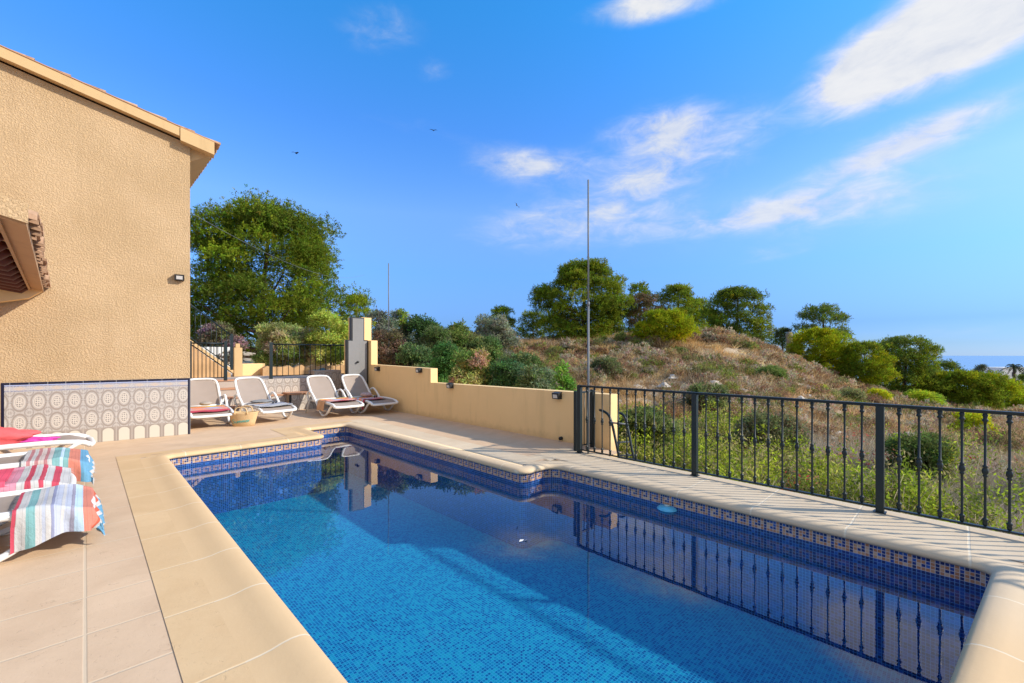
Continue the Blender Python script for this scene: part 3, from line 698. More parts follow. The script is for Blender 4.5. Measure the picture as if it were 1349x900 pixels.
for (lb, x, y, a) in LG:
    o = proto if first else copy_tree(proto); first = False
    o.location = (x, y, 0); o.rotation_euler = (0, 0, R(a)); tag(o, lb, 'sun lounger', 'white sun loungers around the pool'); LO.append(o)
for (lb, x, y, a) in BK:
    o = copy_tree(proto); o.location = (x, y, 0); o.rotation_euler = (0, 0, R(a)); tag(o, lb, 'sun lounger', 'white sun loungers around the pool'); LO.append(o)

# ------------------------------------------------------------------ towels
def stripes(name, stops, axis=0):
    g = mat(name, .92, .1); u, v, _ = g.xyz(g.uv)
    uu = u + (g.noise(g.uv, 9, 3) - .5) * .012
    fine = g.ramp((uu * 23).fract(), [(0, (1, 1, 1)), (.7, (.80, .80, .82)), (.82, (1, 1, 1))], True)
    g.col(g.mix(1.0, g.ramp(uu, stops, True), fine, 'MULTIPLY')); g.nrm(g.bump(g.noise(g.pos, 22, 4, .6, .6) + g.noise(g.uv, 160, 2) * .15, .6, .012)); return g.m
WH = (.50, .48, .45); BL = (.13, .30, .43); TE = (.20, .38, .37); CO = (.56, .20, .14); PK = (.60, .26, .32); GR = (.42, .44, .50); RD = (.48, .07, .10); MV = (.45, .20, .20); LB = (.45, .58, .68)
T1 = stripes('towel_grey_coral_blue', [(0, RD), (.03, WH), (.10, TE), (.17, WH), (.22, GR), (.25, WH), (.29, (.25, .26, .36)), (.32, GR), (.38, WH), (.41, GR), (.46, (.3, .28, .34)), (.49, LB), (.56, CO), (.72, (.55, .12, .07)), (.78, WH), (.84, BL), (.985, WH)])
T2 = stripes('towel_maroon_teal_blue', [(0, WH), (.05, MV), (.09, WH), (.14, MV), (.18, (.55, .45, .40)), (.24, MV), (.28, WH), (.33, TE), (.42, LB), (.46, TE), (.52, CO), (.66, BL), (.93, WH)])
T3 = stripes('towel_pink_white', [(0, WH), (.08, PK), (.22, WH), (.25, (.5, .12, .18)), (.28, PK), (.42, WH), (.46, PK), (.60, WH), (.66, RD), (.70, WH), (.76, RD), (.80, WH), (.86, RD), (.92, WH)])
T4 = stripes('towel_red_yellow', [(0, (.75, .1, .16)), (.2, WH), (.3, (.8, .5, .1)), (.42, (.75, .08, .2)), (.55, WH), (.7, (.75, .1, .16))])
T5 = plain('coral_cloth', (.80, .13, .13), .9, .1, 0, .15, 5, .5)
T6 = plain('magenta_cloth', (.62, .07, .35), .8, .2, 0, .35, 25, .5)
T7 = plain('tan_towel', (.62, .36, .20), .9, .1, 0, .15, 8, .6)
T8 = stripes('towel_orange_multi', [(0, (.75, .55, .12)), (.12, (.75, .25, .1)), (.35, WH), (.42, (.35, .4, .6)), (.55, (.75, .3, .2)), (.8, WH), (.88, RD)])
T9 = stripes('towel_blue_white', [(0, WH), (.2, (.12, .15, .3)), (.26, WH), (.34, (.12, .15, .3)), (.40, WH), (.5, (.35, .4, .5)), (.6, WH), (.8, (.12, .15, .3)), (.86, WH)])
def towel(L, x0, x1, y0, y1, m, label, foot=0.0, seed=0, rip=.02, name='towel', skew=0.0, lift=.0, cat='towel'):
    """sheet on lounger L, local coords; y extends beyond +-.36 hang down; x beyond 0.04 hangs over the foot end"""
    rnd = random.Random(seed); nx = int((x1 - x0) / .022) + 2; ny = int((y1 - y0) / .022) + 2; mb = MB(); vs = []; uvs = []
    ph = [rnd.uniform(0, 6.28) for _ in range(6)]
    HY_ = .372; fx = .045
    for i in range(nx + 1):
        for j in range(ny + 1):
            u = i / nx; v = j / ny; x = x0 + (x1 - x0) * u; y = y0 + (y1 - y0) * v + skew * (u - .5)
            dy = max(0, abs(y) - HY_); dx = max(0, x - fx); sg = 1 if y > 0 else -1
            drop = math.hypot(dx, dy); k = min(1, drop / .12)
            wv = math.sin(x * 26 + ph[0]) * .6 + math.sin(x * 47 + ph[1] + y * 5) * .3
            wv2 = math.sin(y * 24 + ph[2]) * .6 + math.sin(y * 43 + ph[3]) * .3
            Y = (y if dy == 0 else sg * (HY_ + .10 * (1 - math.exp(-dy * 5)) * .5 + rip * wv * k))
            X = (x if dx == 0 else fx + .12 * (1 - math.exp(-dx * 4)) * .6 + rip * wv2 * k)
            if dy > 0 and dx == 0: X += .012 * wv * k
            rail = .018 * max(0, 1 - abs(abs(y) - .35) / .05)
            top = .388 + rail + lift - (.085 * min(1, max(0, (x + .16) / .2)) if x > -.16 else 0) + .008 * math.sin(x * 17 + ph[4]) * math.sin(y * 13 + ph[5])
            z = max(.02 + .004 * wv, top - drop * (1 - .12 * math.exp(-drop * 6)))
            vs.append((X, Y, z))
    fs = [(i * (ny + 1) + j, (i + 1) * (ny + 1) + j, (i + 1) * (ny + 1) + j + 1, i * (ny + 1) + j + 1) for i in range(nx) for j in range(ny)]
    uv = [[(i / nx, j / ny), ((i + 1) / nx, j / ny), ((i + 1) / nx, (j + 1) / ny), (i / nx, (j + 1) / ny)] for i in range(nx) for j in range(ny)]
    # underside for thickness
    n = len(vs); mb.faces(vs + [(p[0], p[1], p[2] - .006) for p in vs], fs + [tuple(reversed([a + n for a in f])) for f in fs], True, uv + [list(reversed(q)) for q in uv])
    # fringe
    for j in range(ny):
        for e in (0, nx):
            if e == 0 and x0 < -.25 and False: continue
            p = vs[e * (ny + 1) + j]; d = -.03 if e == 0 else .03
            mb.quad([p, (p[0], p[1] + .006, p[2]), (p[0] + d, p[1] + .006 + rnd.uniform(-.01, .01), p[2] - .02 * rnd.random())], [(.999, .5)] * 3)
    o = mb.build(name, m); o.location = L.location; o.rotation_euler = L.rotation_euler; o.scale = L.scale; tag(o, label, cat); return o
towel(LO[0], -.36, .26, -.56, .35, T1, 'striped grey, coral and blue towel hanging off the foot of the nearest lounger', seed=1, rip=.034, skew=.24)
towel(LO[1], -.75, .02, -.42, .45, T3, 'pink and white striped towel on the second lounger from the camera', seed=2, rip=.02, lift=.02)
towel(LO[1], -1.15, -.35, -.40, .30, T4, 'red and yellow striped towel bunched over the pink one', seed=7, rip=.02, lift=.045)
towel(LO[2], -.44, .20, -.60, .42, T2, 'maroon, teal and blue striped towel hanging over the third lounger on the left', seed=3, rip=.03)
def blob(name, L, c, s, m, label, cat, seed=1, bump=.18):
    bm = bmesh.new(); bmesh.ops.create_icosphere(bm, subdivisions=4, radius=1); rnd = random.Random(seed); ph = [rnd.uniform(0, 6) for _ in range(6)]
    for v in bm.verts:
        x, y, z = v.co; k = 1 + bump * (math.sin(x * 5 + ph[0] + y * 3) + math.sin(y * 6 + ph[1]) * .7 + math.sin(z * 7 + x * 4 + ph[2]) * .6) * .5 + bump * .3 * math.sin(x * 15 + y * 11 + ph[3])
        v.co = Vector((x * s[0] * k, y * s[1] * k, max(-.85, z) * s[2] * k))
    mb = MB(); mb.bm(bm); o = mb.build(name, m); o.rotation_euler = L.rotation_euler
    o.location = L.matrix_basis @ Vector(c); tag(o, label, cat); return o
bpy.context.view_layer.update()
blob('towel', LO[3], (-1.0, -.05, .47), (.50, .28, .13), T5, 'coral red towel heaped on the lounger beside the patterned dado', 'towel', 1, .22)
blob('swimwear', LO[3], (-.50, -.12, .385), (.20, .07, .035), T6, 'crumpled magenta swimwear on the seat beside the coral towel', 'swimwear', 4, .3)
towel(LO[4], -.95, -.10, -.46, .30, T8, 'orange and white striped towel on the lounger by the house corner', seed=11, rip=.01)
towel(LO[5], -.85, -.15, -.34, .34, T9, 'navy and white patterned towel on the lounger behind the straw basket', seed=12, rip=.01)
towel(LO[6], -.80, -.42, -.60, .10, T7, 'tan towel hanging over the side of the third back lounger', seed=13, rip=.02)
towel(LO[6], -.95, -.30, -.30, .34, T8, 'orange striped towel lying flat on the third back lounger', seed=14, rip=.01, lift=.012)
towel(LO[7], -.95, -.30, -.62, .20, T8, 'red and white striped towel over the lounger beside the boundary wall', seed=15, rip=.015)
# small things on the back loungers
blob('straw_hat', LO[4], (-.98, .0, .45), (.11, .11, .045), plain('pale_felt', (.38, .33, .27), .9, .1), 'pale straw hat resting at the backrest of the lounger by the house corner', 'hat', 5, .04)
blob('bundle_of_clothes', LO[7], (-.98, .02, .45), (.17, .14, .06), plain('pink_grey_cloth', (.50, .36, .33), .9, .1, 0, .15, 9, .4), 'folded pinkish clothes on the lounger beside the boundary wall', 'clothes', 6, .12)
blob('folded_grey_cloth', LO[5], (-1.0, .02, .43), (.20, .22, .035), plain('grey_cloth', (.25, .25, .25), .9, .1, 0, .2, 9, .4), 'folded grey cloth at the backrest of the lounger behind the basket', 'cloth', 7, .08)
def sunglasses(L, c, label):
    t = empty('sunglasses', L.matrix_basis @ Vector(c), L.rotation_euler.z + .4); tag(t, label, 'sunglasses')
    for s in (-1, 1):
        bm = bmesh.new(); bmesh.ops.create_uvsphere(bm, u_segments=12, v_segments=8, radius=.034)
        for v in bm.verts: v.co = Vector((v.co.x * .35, v.co.y * 1.1 + s * .04, v.co.z * .85 + .03))
        mb = MB(); mb.bm(bm); mb.build('lens', 'darkglass', t)
        MB().tube([(0, s * .075, .045), (-.13, s * .07, .03)], .004, 6).build('arm', 'black', t)
    MB().tube([(0, -.01, .04), (0, .01, .04)], .004, 6).build('bridge', 'black', t)
sunglasses(LO[5], (-.55, .12, .395), 'dark sunglasses lying on the towel of the lounger behind the basket')
sunglasses(LO[7], (-.55, .05, .395), 'dark sunglasses lying on the striped towel of the lounger by the wall')

# ------------------------------------------------------------------ basket
bk = empty('straw_basket', on_z(321, 561), R(-34)); bk.scale = (1.12, 1.1, .95); tag(bk, 'oval woven straw beach basket with loop handles and teal lettering', 'basket')
n = 28; rings = [(0.0, .17, .085), (.006, .18, .09), (.10, .20, .105), (.20, .225, .12), (.27, .245, .13), (.285, .25, .132)]
vs = []
for z, rx, ry in rings:
    for k in range(n):
        a = 2 * math.pi * k / n; lift = .02 * abs(math.cos(a)) if z > .2 else 0; vs.append((rx * math.cos(a), ry * math.sin(a), z + lift))
for z, rx, ry in reversed(rings[1:]):
    for k in range(n):
        a = 2 * math.pi * k / n; lift = .02 * abs(math.cos(a)) if z > .2 else 0; vs.append(((rx - .01) * math.cos(a), (ry - .01) * math.sin(a), z + lift))
m_ = len(rings) * 2 - 1
fs = [(i * n + k, i * n + (k + 1) % n, (i + 1) * n + (k + 1) % n, (i + 1) * n + k) for i in range(m_ - 1) for k in range(n)] + [tuple(reversed(range(n))), tuple((m_ - 1) * n + k for k in range(n))]
mb = MB(); mb.faces(vs, fs); mb.build('body', 'straw', bk)
for s in (-1, 1):
    MB().tube(smoothpath([(-.10, s * .12, .26), (-.10, s * .125, .33), (-.06, s * .12, .40), (.06, s * .12, .40), (.10, s * .125, .33), (.10, s * .12, .26)], 5), .011, 8).build('handle', 'straw', bk)
def onb(x, zt): return (x, -math.sqrt(1 - min(.96, (x / .20) ** 2)) * (.088 + .14 * zt) - .006, zt)
S_ = [(1.0, 1.7), (.6, 2.0), (.15, 1.7), (.35, 1.2), (.85, .9), (.95, .3), (.5, 0), (.05, .3)]
u_ = [(0, .9), (.1, .2), (.35, 0), (.7, .25), (.8, .95), (.82, .2), (1.0, 0)]
m_2 = [(0, 0), (.05, .85), (.12, .3), (.35, .9), (.5, .8), (.52, .1), (.6, .5), (.8, .92), (.98, .75), (1.0, .1), (1.15, 0)]
e_ = [(0, .2), (.55, .55), (.5, .9), (.2, .9), (.05, .4), (.3, 0), (.7, .12)]
r_ = [(0, 0), (.08, .9), (.12, .4), (.35, .85), (.6, .85)]
xo = -.165
for gl, wdt in ((S_, 1.25), (u_, 1.1), (m_2, 1.3), (m_2, 1.3), (e_, .8), (r_, .7)):
    pts = []
    for (gx, gz) in gl: X = xo + gx * .048; pts.append(onb(X, .085 + gz * .042 + X * .12))
    MB().tube(smoothpath(pts, 4), .0042, 6).build('lettering', 'teal', bk); xo += wdt * .048

# ------------------------------------------------------------------ floating dispenser, leaf, birds
q = on_z(879, 671, WZ); fd = empty('pool_float', (q[0], q[1], WZ - .02)); tag(fd, 'flat round aqua chlorine float drifting at the right pool wall', 'float')
MB().lathe([(.02, 0), (.075, .004), (.095, .02), (.097, .034), (.085, .048), (.05, .056), (.0, .058)], seg=28).build('body', 'aqua', fd)
MB().lathe([(.098, .020), (.104, .024), (.104, .030), (.098, .034)], seg=28).build('rim', M['aqua'], fd)
MB().lathe([(.0, .0585), (.03, .0585), (.028, .066), (.0, .068)], seg=16).build('cap', plain('pale_aqua', (.45, .62, .62), .4, .3), fd)
q = on_z(687, 713, WZ); mb = MB(); mb.faces([(q[0] - .03, q[1], WZ + .003), (q[0], q[1] + .018, WZ + .010), (q[0] + .035, q[1] + .003, WZ + .004), (q[0], q[1] - .014, WZ + .006)], [(0, 3, 2, 1)]); mb.faces([(q[0] + .015, q[1] - .02, WZ + .003), (q[0] + .04, q[1] - .03, WZ + .012), (q[0] + .05, q[1] - .01, WZ + .003)], [(0, 1, 2)])
tag(mb.build('floating_leaf', 'white'), 'small pale leaf floating in the middle of the pool', 'leaf')
def bird(px, py, D, rz, bank, span, label):
    span *= 1.35
    t = empty('bird', at(px, py, D), rz); t.rotation_euler = (bank, 0, rz); tag(t, label, 'bird', 'birds in the sky')
    bm = MB(); s = span / 2
    body = [(x * s * .5, 0, 0) for x in (-.6, -.35, 0, .35, .55)]
    bm.tube(body, [.02 * s, .07 * s, .10 * s, .07 * s, .02 * s], 6)
    for d in (-1, 1):
        bm.faces([(.22 * s, 0, .03 * s), (.16 * s, d * .5 * s, .22 * s), (-.22 * s, d * 1.0 * s, .05 * s), (-.20 * s, d * .5 * s, .17 * s), (-.25 * s, 0, .01 * s)], [(0, 1, 3, 4), (1, 2, 3)], False)
    bm.build('body', 'bird', t)
bird(390, 202, 60, TH * -1 + 1.2, .2, 1.15, 'dark bird gliding left of the others above the big pine')
bird(571, 172, 70, 1.0, .0, 1.0, 'dark bird gliding highest in the sky')
bird(681, 271, 60, .3, .9, .95, 'dark bird banking nearest the tall thin pole')

# ------------------------------------------------------------------ terrain
RPX = [-2500, -200, 200, 450, 520, 600, 650, 700, 800, 900, 940, 960, 1010, 1060, 1110, 1160, 1200, 1260, 1349, 1500, 2500, 6000]
RPY = [466, 466, 466, 468, 468, 460, 452, 449, 446, 442, 444, 448, 464, 484, 504, 522, 530, 543, 552, 556, 565, 620]
azs_px = np.array([math.atan((p - CX) / F) for p in RPX])
rng = np.random.default_rng(7)
def vnoise(x, y, s, seed=0):
    x = np.asarray(x) * s; y = np.asarray(y) * s; xi = np.floor(x); yi = np.floor(y); fx = x - xi; fy = y - yi
    fx = fx * fx * (3 - 2 * fx); fy = fy * fy * (3 - 2 * fy)
    def h(a, b): v = np.sin(a * 127.1 + b * 311.7 + seed * 74.7) * 43758.5453; return v - np.floor(v)
    return (h(xi, yi) * (1 - fx) + h(xi + 1, yi) * fx) * (1 - fy) + (h(xi, yi + 1) * (1 - fx) + h(xi + 1, yi + 1) * fx) * fy
DR = 32.0
def ground(x, y):
    x = np.asarray(x, float); y = np.asarray(y, float)
    D = x * sT + y * cT; lat = x * cT - y * sT; az = np.arctan2(lat, D); r = np.hypot(x, y)
    Dp = r * np.maximum(np.cos(az), .25)
    py = np.interp(az, azs_px, RPY); zr = EYE - (py - HY) / F * DR
    z0 = -1.45
    t = np.clip((Dp - 7.0) / (DR - 7.0), 0, 1); t2 = t * (.62 + .38 * t) 
    z = z0 + (zr - z0) * t2
    far = np.clip((Dp - DR) / 350.0, 0, 1); zf = zr - 1.5 * np.clip((Dp - DR) / 14, 0, 1) ** 2 - 58 * far ** 1.2
    z = np.where(Dp > DR, zf, z)
    bump = (vnoise(x, y, .25, 1) - .5) * .7 + (vnoise(x, y, .9, 2) - .5) * .25
    z = z + bump * np.clip((Dp - 7) / 6, 0, 1)
    # terrace plateau at the back left stays just under the paving
    return z
nA, nR = 300, 150
aa = np.linspace(-math.pi, math.pi, nA + 1)[:-1]; rr = np.concatenate([[0.5], np.geomspace(4, 1200, nR)])
A_, R_ = np.meshgrid(aa, rr, indexing='ij'); X_ = R_ * (np.cos(A_) * sT + np.sin(A_) * cT); Y_ = R_ * (np.cos(A_) * cT - np.sin(A_) * sT)
Z_ = np.where(R_ < 6.5, -1.5, ground(X_, Y_)); Z_ = np.minimum(Z_, np.where((R_ < 12) & (X_ < 5.2), -1.5, 99))
Z_ = np.where((X_ < 5.2) & (R_ < 13), -1.5, Z_)
vs = np.stack([X_.ravel(), Y_.ravel(), Z_.ravel()], 1); K = len(rr)
i_, j_ = np.meshgrid(np.arange(nA), np.arange(K - 1), indexing='ij'); i2 = (i_ + 1) % nA
fs = np.stack([(i_ * K + j_).ravel(), (i_ * K + j_ + 1).ravel(), (i2 * K + j_ + 1).ravel(), (i2 * K + j_).ravel()], 1)
me = bpy.data.meshes.new('hill_terrain'); me.from_pydata(vs.tolist(), [], fs.tolist()); me.polygons.foreach_set('use_smooth', [True] * len(fs)); me.materials.append(M['hill'])
to = bpy.data.objects.new('hill_terrain', me); C.objects.link(to); tag(to, kind='structure')
S_ = 30000
mb = MB(); mb.quad([(-S_, -S_, -62), (S_, -S_, -62), (S_, S_, -62), (-S_, S_, -62)]); tag(mb.build('sea', 'sea'), kind='structure')

# ------------------------------------------------------------------ foliage engines
def tri_mesh(name, P, Cc, m, parent=None):
    """P: (n,k,3) polygons with k corners, Cc: (n,3) colour per polygon"""
    n, k, _ = P.shape; me = bpy.data.meshes.new(name)
    me.vertices.add(n * k); me.vertices.foreach_set('co', P.reshape(-1).astype(np.float32))
    me.loops.add(n * k); me.loops.foreach_set('vertex_index', np.arange(n * k, dtype=np.int32))
    me.polygons.add(n); me.polygons.foreach_set('loop_start', np.arange(0, n * k, k, dtype=np.int32)); me.polygons.foreach_set('loop_total', np.full(n, k, dtype=np.int32))
    ca = me.color_attributes.new('Col', 'FLOAT_COLOR', 'POINT'); c4 = np.ones((n, k, 4), np.float32); c4[:, :, :3] = Cc[:, None, :]
    ca.data.foreach_set('color', c4.reshape(-1)); me.update(calc_edges=True); me.materials.append(M[m])
    o = bpy.data.objects.new(name, me); C.objects.link(o)
    if parent: o.parent = parent
    return o
def unit(v): return v / np.maximum(1e-6, np.linalg.norm(v, axis=-1, keepdims=True))
def leaves(pos, dirs, L, Wd, cols, rng, face=None):
    n = len(pos); q = unit(rng.normal(size=(n, 3))) if face is None else unit(face + .45 * rng.normal(size=(n, 3))); side = unit(np.cross(dirs, q))
    L = np.broadcast_to(L, (n,))[:, None]; Wd = np.broadcast_to(Wd, (n,))[:, None]
    mid = pos + dirs * L * .45
    P = np.stack([pos, mid + side * Wd * .5, pos + dirs * L, mid - side * Wd * .5], 1)
    return P, cols
def clumps(centers, radii, nper, L, Wd, pal, rng, up=.3, sub=9, tuft=.12, flat=.75):
    """foliage: for each ellipsoid clump, tufts near its surface, each tuft a spray of leaves"""
    Ps, Cs = [], []
    pal = np.array(pal)
    for (c, r, np_) in zip(centers, radii, nper):
        r = np.array(r); nt = max(4, int(np_ / sub)); d = unit(rng.normal(size=(nt, 3))); d[:, 2] = np.where(d[:, 2] < -.35, -d[:, 2] * .5, d[:, 2]); 
        rad = rng.uniform(.35, 1.0, (nt, 1)) ** .5
        tp = c + d * r * rad; out = unit(d / r * np.mean(r) + np.array([0, 0, up]))
        base = pal[rng.integers(len(pal))]; tc = base * rng.uniform(.85, 1.15) * rng.uniform(.85, 1.2, (nt, 1)) * (1 + .12 * rng.normal(size=(nt, 3)))
        pos = np.repeat(tp, sub, 0) + rng.normal(size=(nt * sub, 3)) * tuft * .35
        oo = np.repeat(out, sub, 0); dr = unit(oo * .6 + rng.normal(size=(nt * sub, 3)) * .7)
        col = np.repeat(tc, sub, 0) * rng.uniform(.85, 1.15, (nt * sub, 1))
        P, Cq = leaves(pos, dr, L * rng.uniform(.7, 1.3, nt * sub), Wd, np.clip(col, .004, .9), rng, oo)
        Ps.append(P); Cs.append(Cq)
    return np.concatenate(Ps), np.concatenate(Cs)
GREEN = [(.19, .235, .022), (.24, .285, .022), (.15, .20, .022)]
DARKG = [(.12, .165, .035), (.15, .20, .035), (.18, .22, .035)]
YELL = [(.42, .42, .014), (.35, .38, .016), (.28, .33, .018)]
OLIVE = [(.12, .13, .055), (.10, .12, .06), (.14, .14, .07)]
def pine(px, pyb, pyt, wpx, D, seed, pal, label, name='pine_tree', dens=1.0, lean=0, skirt=.28, top=1.0, leafL=None, sparse=0, full=1.1):
    rng = np.random.default_rng(seed); b = np.array(at(px, pyb, D)); ztop = EYE - (pyt - HY) / F * D; b[2] = (float(ground(b[0], b[1])) - .1) if px > 600 else b[2]; H = ztop - b[2]; W = wpx / F * D / 2
    t = empty(name, b); tag(t, label, 'tree', 'pines on the hillside' if name == 'pine_tree' else None)
    pxm = D / F * 1.32
    L = leafL or max(.10, pxm * 2.2); Wl = L * (.36 if leafL else .27)
    cents = []; rads = []; ncl = int((60 + 50 * min(2.4, W / 2.0)) * (1 - .35 * sparse)); W *= 1.05; lob = rng.uniform(0, 6.28, 3)
    for k in range(ncl):
        a = k * 2.39996 + rng.uniform(-.5, .5); hh = ((k * .7548777 + rng.uniform(0, .1)) % 1.0); h = skirt + (1 - skirt) * hh
        prof = max(.10, 1 - ((hh - .38) / (.66 if hh > .38 else .75)) ** 2) ** .5
        cr = W * rng.uniform(.11, .28) * (1 - .15 * hh) * full
        rad = max(0, W * prof - cr) * math.sqrt(rng.uniform(.30, 1.0)) * rng.uniform(.80, 1.14) * (1 + .16 * math.sin(2 * a + lob[0] + 3 * hh) + .10 * math.sin(5 * hh * 2 + lob[1]))
        cents.append((math.cos(a) * rad + lean * hh, math.sin(a) * rad, min(H * h, H - cr * 1.0))); rads.append((cr, cr, cr * rng.uniform(.8, 1.05)))
    area = sum(12 * r[0] * r[0] for r in rads); nleaf = min(dens * area / (L * Wl) * (.85 - .3 * sparse), 230000); tot = sum(r[0] ** 2 for r in rads)
    P, Cc = clumps(np.array(cents), rads, [nleaf * r[0] ** 2 / tot for r in rads], L, Wl, pal, rng, up=.45, sub=8, tuft=L * .9)
    tri_mesh('crown', P, Cc, 'leaf', t)
    mb = MB(); r0 = max(.06, H * .028)
    mb.tube(smoothpath([(0, 0, -.4), (.02 * H, .01 * H, H * .25), (lean * .3, -.01 * H, H * .5), (lean * .8, 0, H * .9)], 4), [r0 * (1 - i / 13 * .85) for i in range(13)], 7)
    for k in sorted(range(len(cents)), key=lambda i: -rads[i][0])[:14]:
        c = Vector(cents[k]); z = max(H * .12, c.z * .62); p0 = Vector((lean * .5 * z / H, 0, z)); mid = p0.lerp(c, .5) + Vector((0, 0, -.03 * H))
        mb.tube([p0, mid, c], [r0 * .36, r0 * .22, r0 * .08], 5)
    mb.build('trunk', 'bark', t); return t
pine(340, 500, 268, 246, 24, 1, [(.135, .185, .02), (.17, .22, .02), (.11, .15, .02), (.21, .26, .02)], 'large dense round pine behind the back terrace', 'big_pine_tree', dens=1.25, skirt=.17, lean=.75, full=1.15, leafL=.125)
pine(470, 500, 388, 62, 27, 2, YELL[1:] + GREEN[:1], 'slim bright green pine just behind the grey shower panel', dens=1.0)
for i, (px, b, t, w, D, lb) in enumerate(((268, 498, 446, 70, 34, 'dark hedge like tree low behind the staircase railing'), (402, 500, 448, 110, 36, 'dark broad tree far behind the big pine, right of its trunk'), (322, 502, 456, 70, 38, 'dark low tree far behind the trunk of the big pine'))):
    pine(px, b, t, w, D, 90 + i, DARKG, lb, 'background_tree', skirt=.02)
T = [(768, 442, 343, 122, 34, GREEN, 'tallest round pine on the hill, directly behind the tall pole'), (842, 440, 372, 50, 44, GREEN, 'pine crown just right of the tallest hill pine'), (893, 440, 374, 72, 44, GREEN + YELL[2:], 'broad pine standing behind the brown dead tree'),
     (876, 460, 408, 78, 29, YELL, 'bright yellow green bushy pine low in front of the hill pines'), (971, 452, 378, 84, 36, DARKG + GREEN, 'leaning wide pine at the right end of the hill crest group'),
     (1084, 482, 400, 68, 42, DARKG, 'tall sparse dark pine behind the yellow green slope pine'), (1077, 496, 432, 64, 33, YELL, 'yellow green pine leaning on the slope in front of the tall dark one'),
     (1138, 519, 450, 58, 31, YELL[1:] + GREEN, 'rounded green pine in the middle of the descending slope'), (1192, 522, 442, 80, 36, GREEN + DARKG, 'airy pine with a separate top tuft right of the slope centre'),
     (1246, 516, 475, 44, 48, DARKG, 'dark pine partly hidden at the right behind the airy pine'), (1270, 540, 488, 84, 34, YELL[1:] + GREEN, 'broad low pine above the right end of the railing'),
     (1294, 510, 481, 26, 50, OLIVE, 'small greyish pine on the skyline near the white house'), (1325, 545, 506, 70, 37, YELL[1:], 'yellow green pine at the right edge of the view'),
     (660, 452, 404, 50, 34, GREEN + YELL[2:], 'green pine on the left of the hill crest'), (702, 450, 410, 46, 38, DARKG + GREEN, 'dark low pine between the crest pine and the tallest pine'), (1030, 474, 432, 40, 44, OLIVE[:2] + DARKG, 'low olive green bushy tree on the ridge beside the stump'), (918, 446, 392, 60, 48, GREEN, 'green pine filling the gap on the crest between the broad and the leaning pines'), (1108, 508, 462, 40, 40, GREEN, 'green pine peeping out between the yellow green and the rounded slope pines'), (1165, 515, 470, 44, 42, DARKG, 'dark pine behind the gap between rounded and airy slope pines'), (1222, 520, 482, 50, 40, GREEN, 'mid green pine between the airy pine and the broad low pine'), (802, 446, 396, 44, 40, GREEN, 'green pine tucked against the right flank of the tallest pine'), (1346, 520, 494, 30, 52, DARKG, 'dark low tree below the palm')]
for i, (px, b, t, w, D, pal, lb) in enumerate(T):
    pine(px, b + 3, t, w * (1.18 if px > 1000 else 1.06), D, 20 + i, pal, lb, dens=.85, skirt=.04 if w / (b - t) > .9 else .12, sparse=.35 if ('sparse' in lb or 'airy' in lb) else 0)
pine(848, 446, 386, 60, 34, 60, [(.20, .13, .07), (.16, .11, .06), (.11, .11, .04)], 'brown half dead tree between the hill crest pines', 'dead_tree', dens=.6, sparse=.5)

def bush(px, pyb, pyt, wpx, D, seed, pal, label, name='shrub', L=.09, Wd=.03, zb=None, ncl=14, dens=1.0, up=.3, stems=6, cat='shrub'):
    rng = np.random.default_rng(seed); b = np.array(at(px, pyb, D)); 
    if zb is not None: b[2] = zb
    zt = EYE - (pyt - HY) / F * D; H = zt - b[2]; W = wpx / F * D / 2 * 1.25; ncl = int(ncl * 1.4); pal = [tuple(min(.6, c * 1.9) for c in q) for q in pal] if zb is None else pal
    t = empty(name, b); tag(t, label, cat)
    cents = []; rads = []
    for k in range(ncl):
        a = rng.uniform(0, 6.28); h = rng.uniform(.15, .92); cr = min(W, H) * rng.uniform(.24, .46); rad = max(0, W - cr) * math.sqrt(rng.random()) * (1 - .35 * h)
        cents.append((math.cos(a) * rad, math.sin(a) * rad, min(H * h, H - cr * .6))); rads.append((cr, cr, cr * rng.uniform(.7, 1.1)))
    area = sum(12 * r[0] ** 2 for r in rads); nl = min(60000, 2.3 * dens * area / (L * Wd * 1.3)); tot = sum(r[0] ** 2 for r in rads)
    P, Cc = clumps(np.array(cents), rads, [nl * r[0] ** 2 / tot for r in rads], L, Wd, pal, rng, up=up, sub=7, tuft=L * 1.2)
    tri_mesh('foliage', P, Cc, 'leaf', t)
    mb = MB()
    for k in range(stems):
        c = Vector(cents[k % len(cents)]); o = Vector((rng.uniform(-.15, .15) * W, rng.uniform(-.15, .15) * W, -.2)); mb.tube([o, o.lerp(c, .5) + Vector((0, 0, .1 * H)), c * 1.02], [.03, .02, .006], 5)
    mb.build('stems', 'twig', t); return t
PALE = [(.46, .48, .16), (.40, .44, .14), (.52, .46, .24)]
bush(372, 486, 430, 66, 16.0, 1, PALE + [(.22, .28, .07), (.48, .38, .22), (.24, .25, .09)], 'pale feathery shrub with dry tips on the terrace left of the yellow one', zb=.85, ncl=20)
bush(436, 486, 414, 56, 16.0, 2, [(.44, .50, .09), (.50, .52, .14), (.30, .38, .07)], 'tall yellow green shrub on the terrace in front of the ochre garden wall', zb=.85, ncl=18)
bush(402, 486, 434, 40, 16.4, 3, [(.34, .36, .10), (.40, .34, .14)], 'darker small shrub squeezed between the two terrace shrubs', zb=.85, ncl=10)
bush(293, 470, 430, 60, 18.5, 4, [(.34, .22, .22), (.14, .16, .06), (.18, .17, .08), (.20, .16, .10)], 'pinkish flowering climber behind the staircase handrail', zb=.9, ncl=14, L=.08, Wd=.05)
BL_ = [(.10, .12, .08), (.13, .14, .11), (.08, .10, .06)]
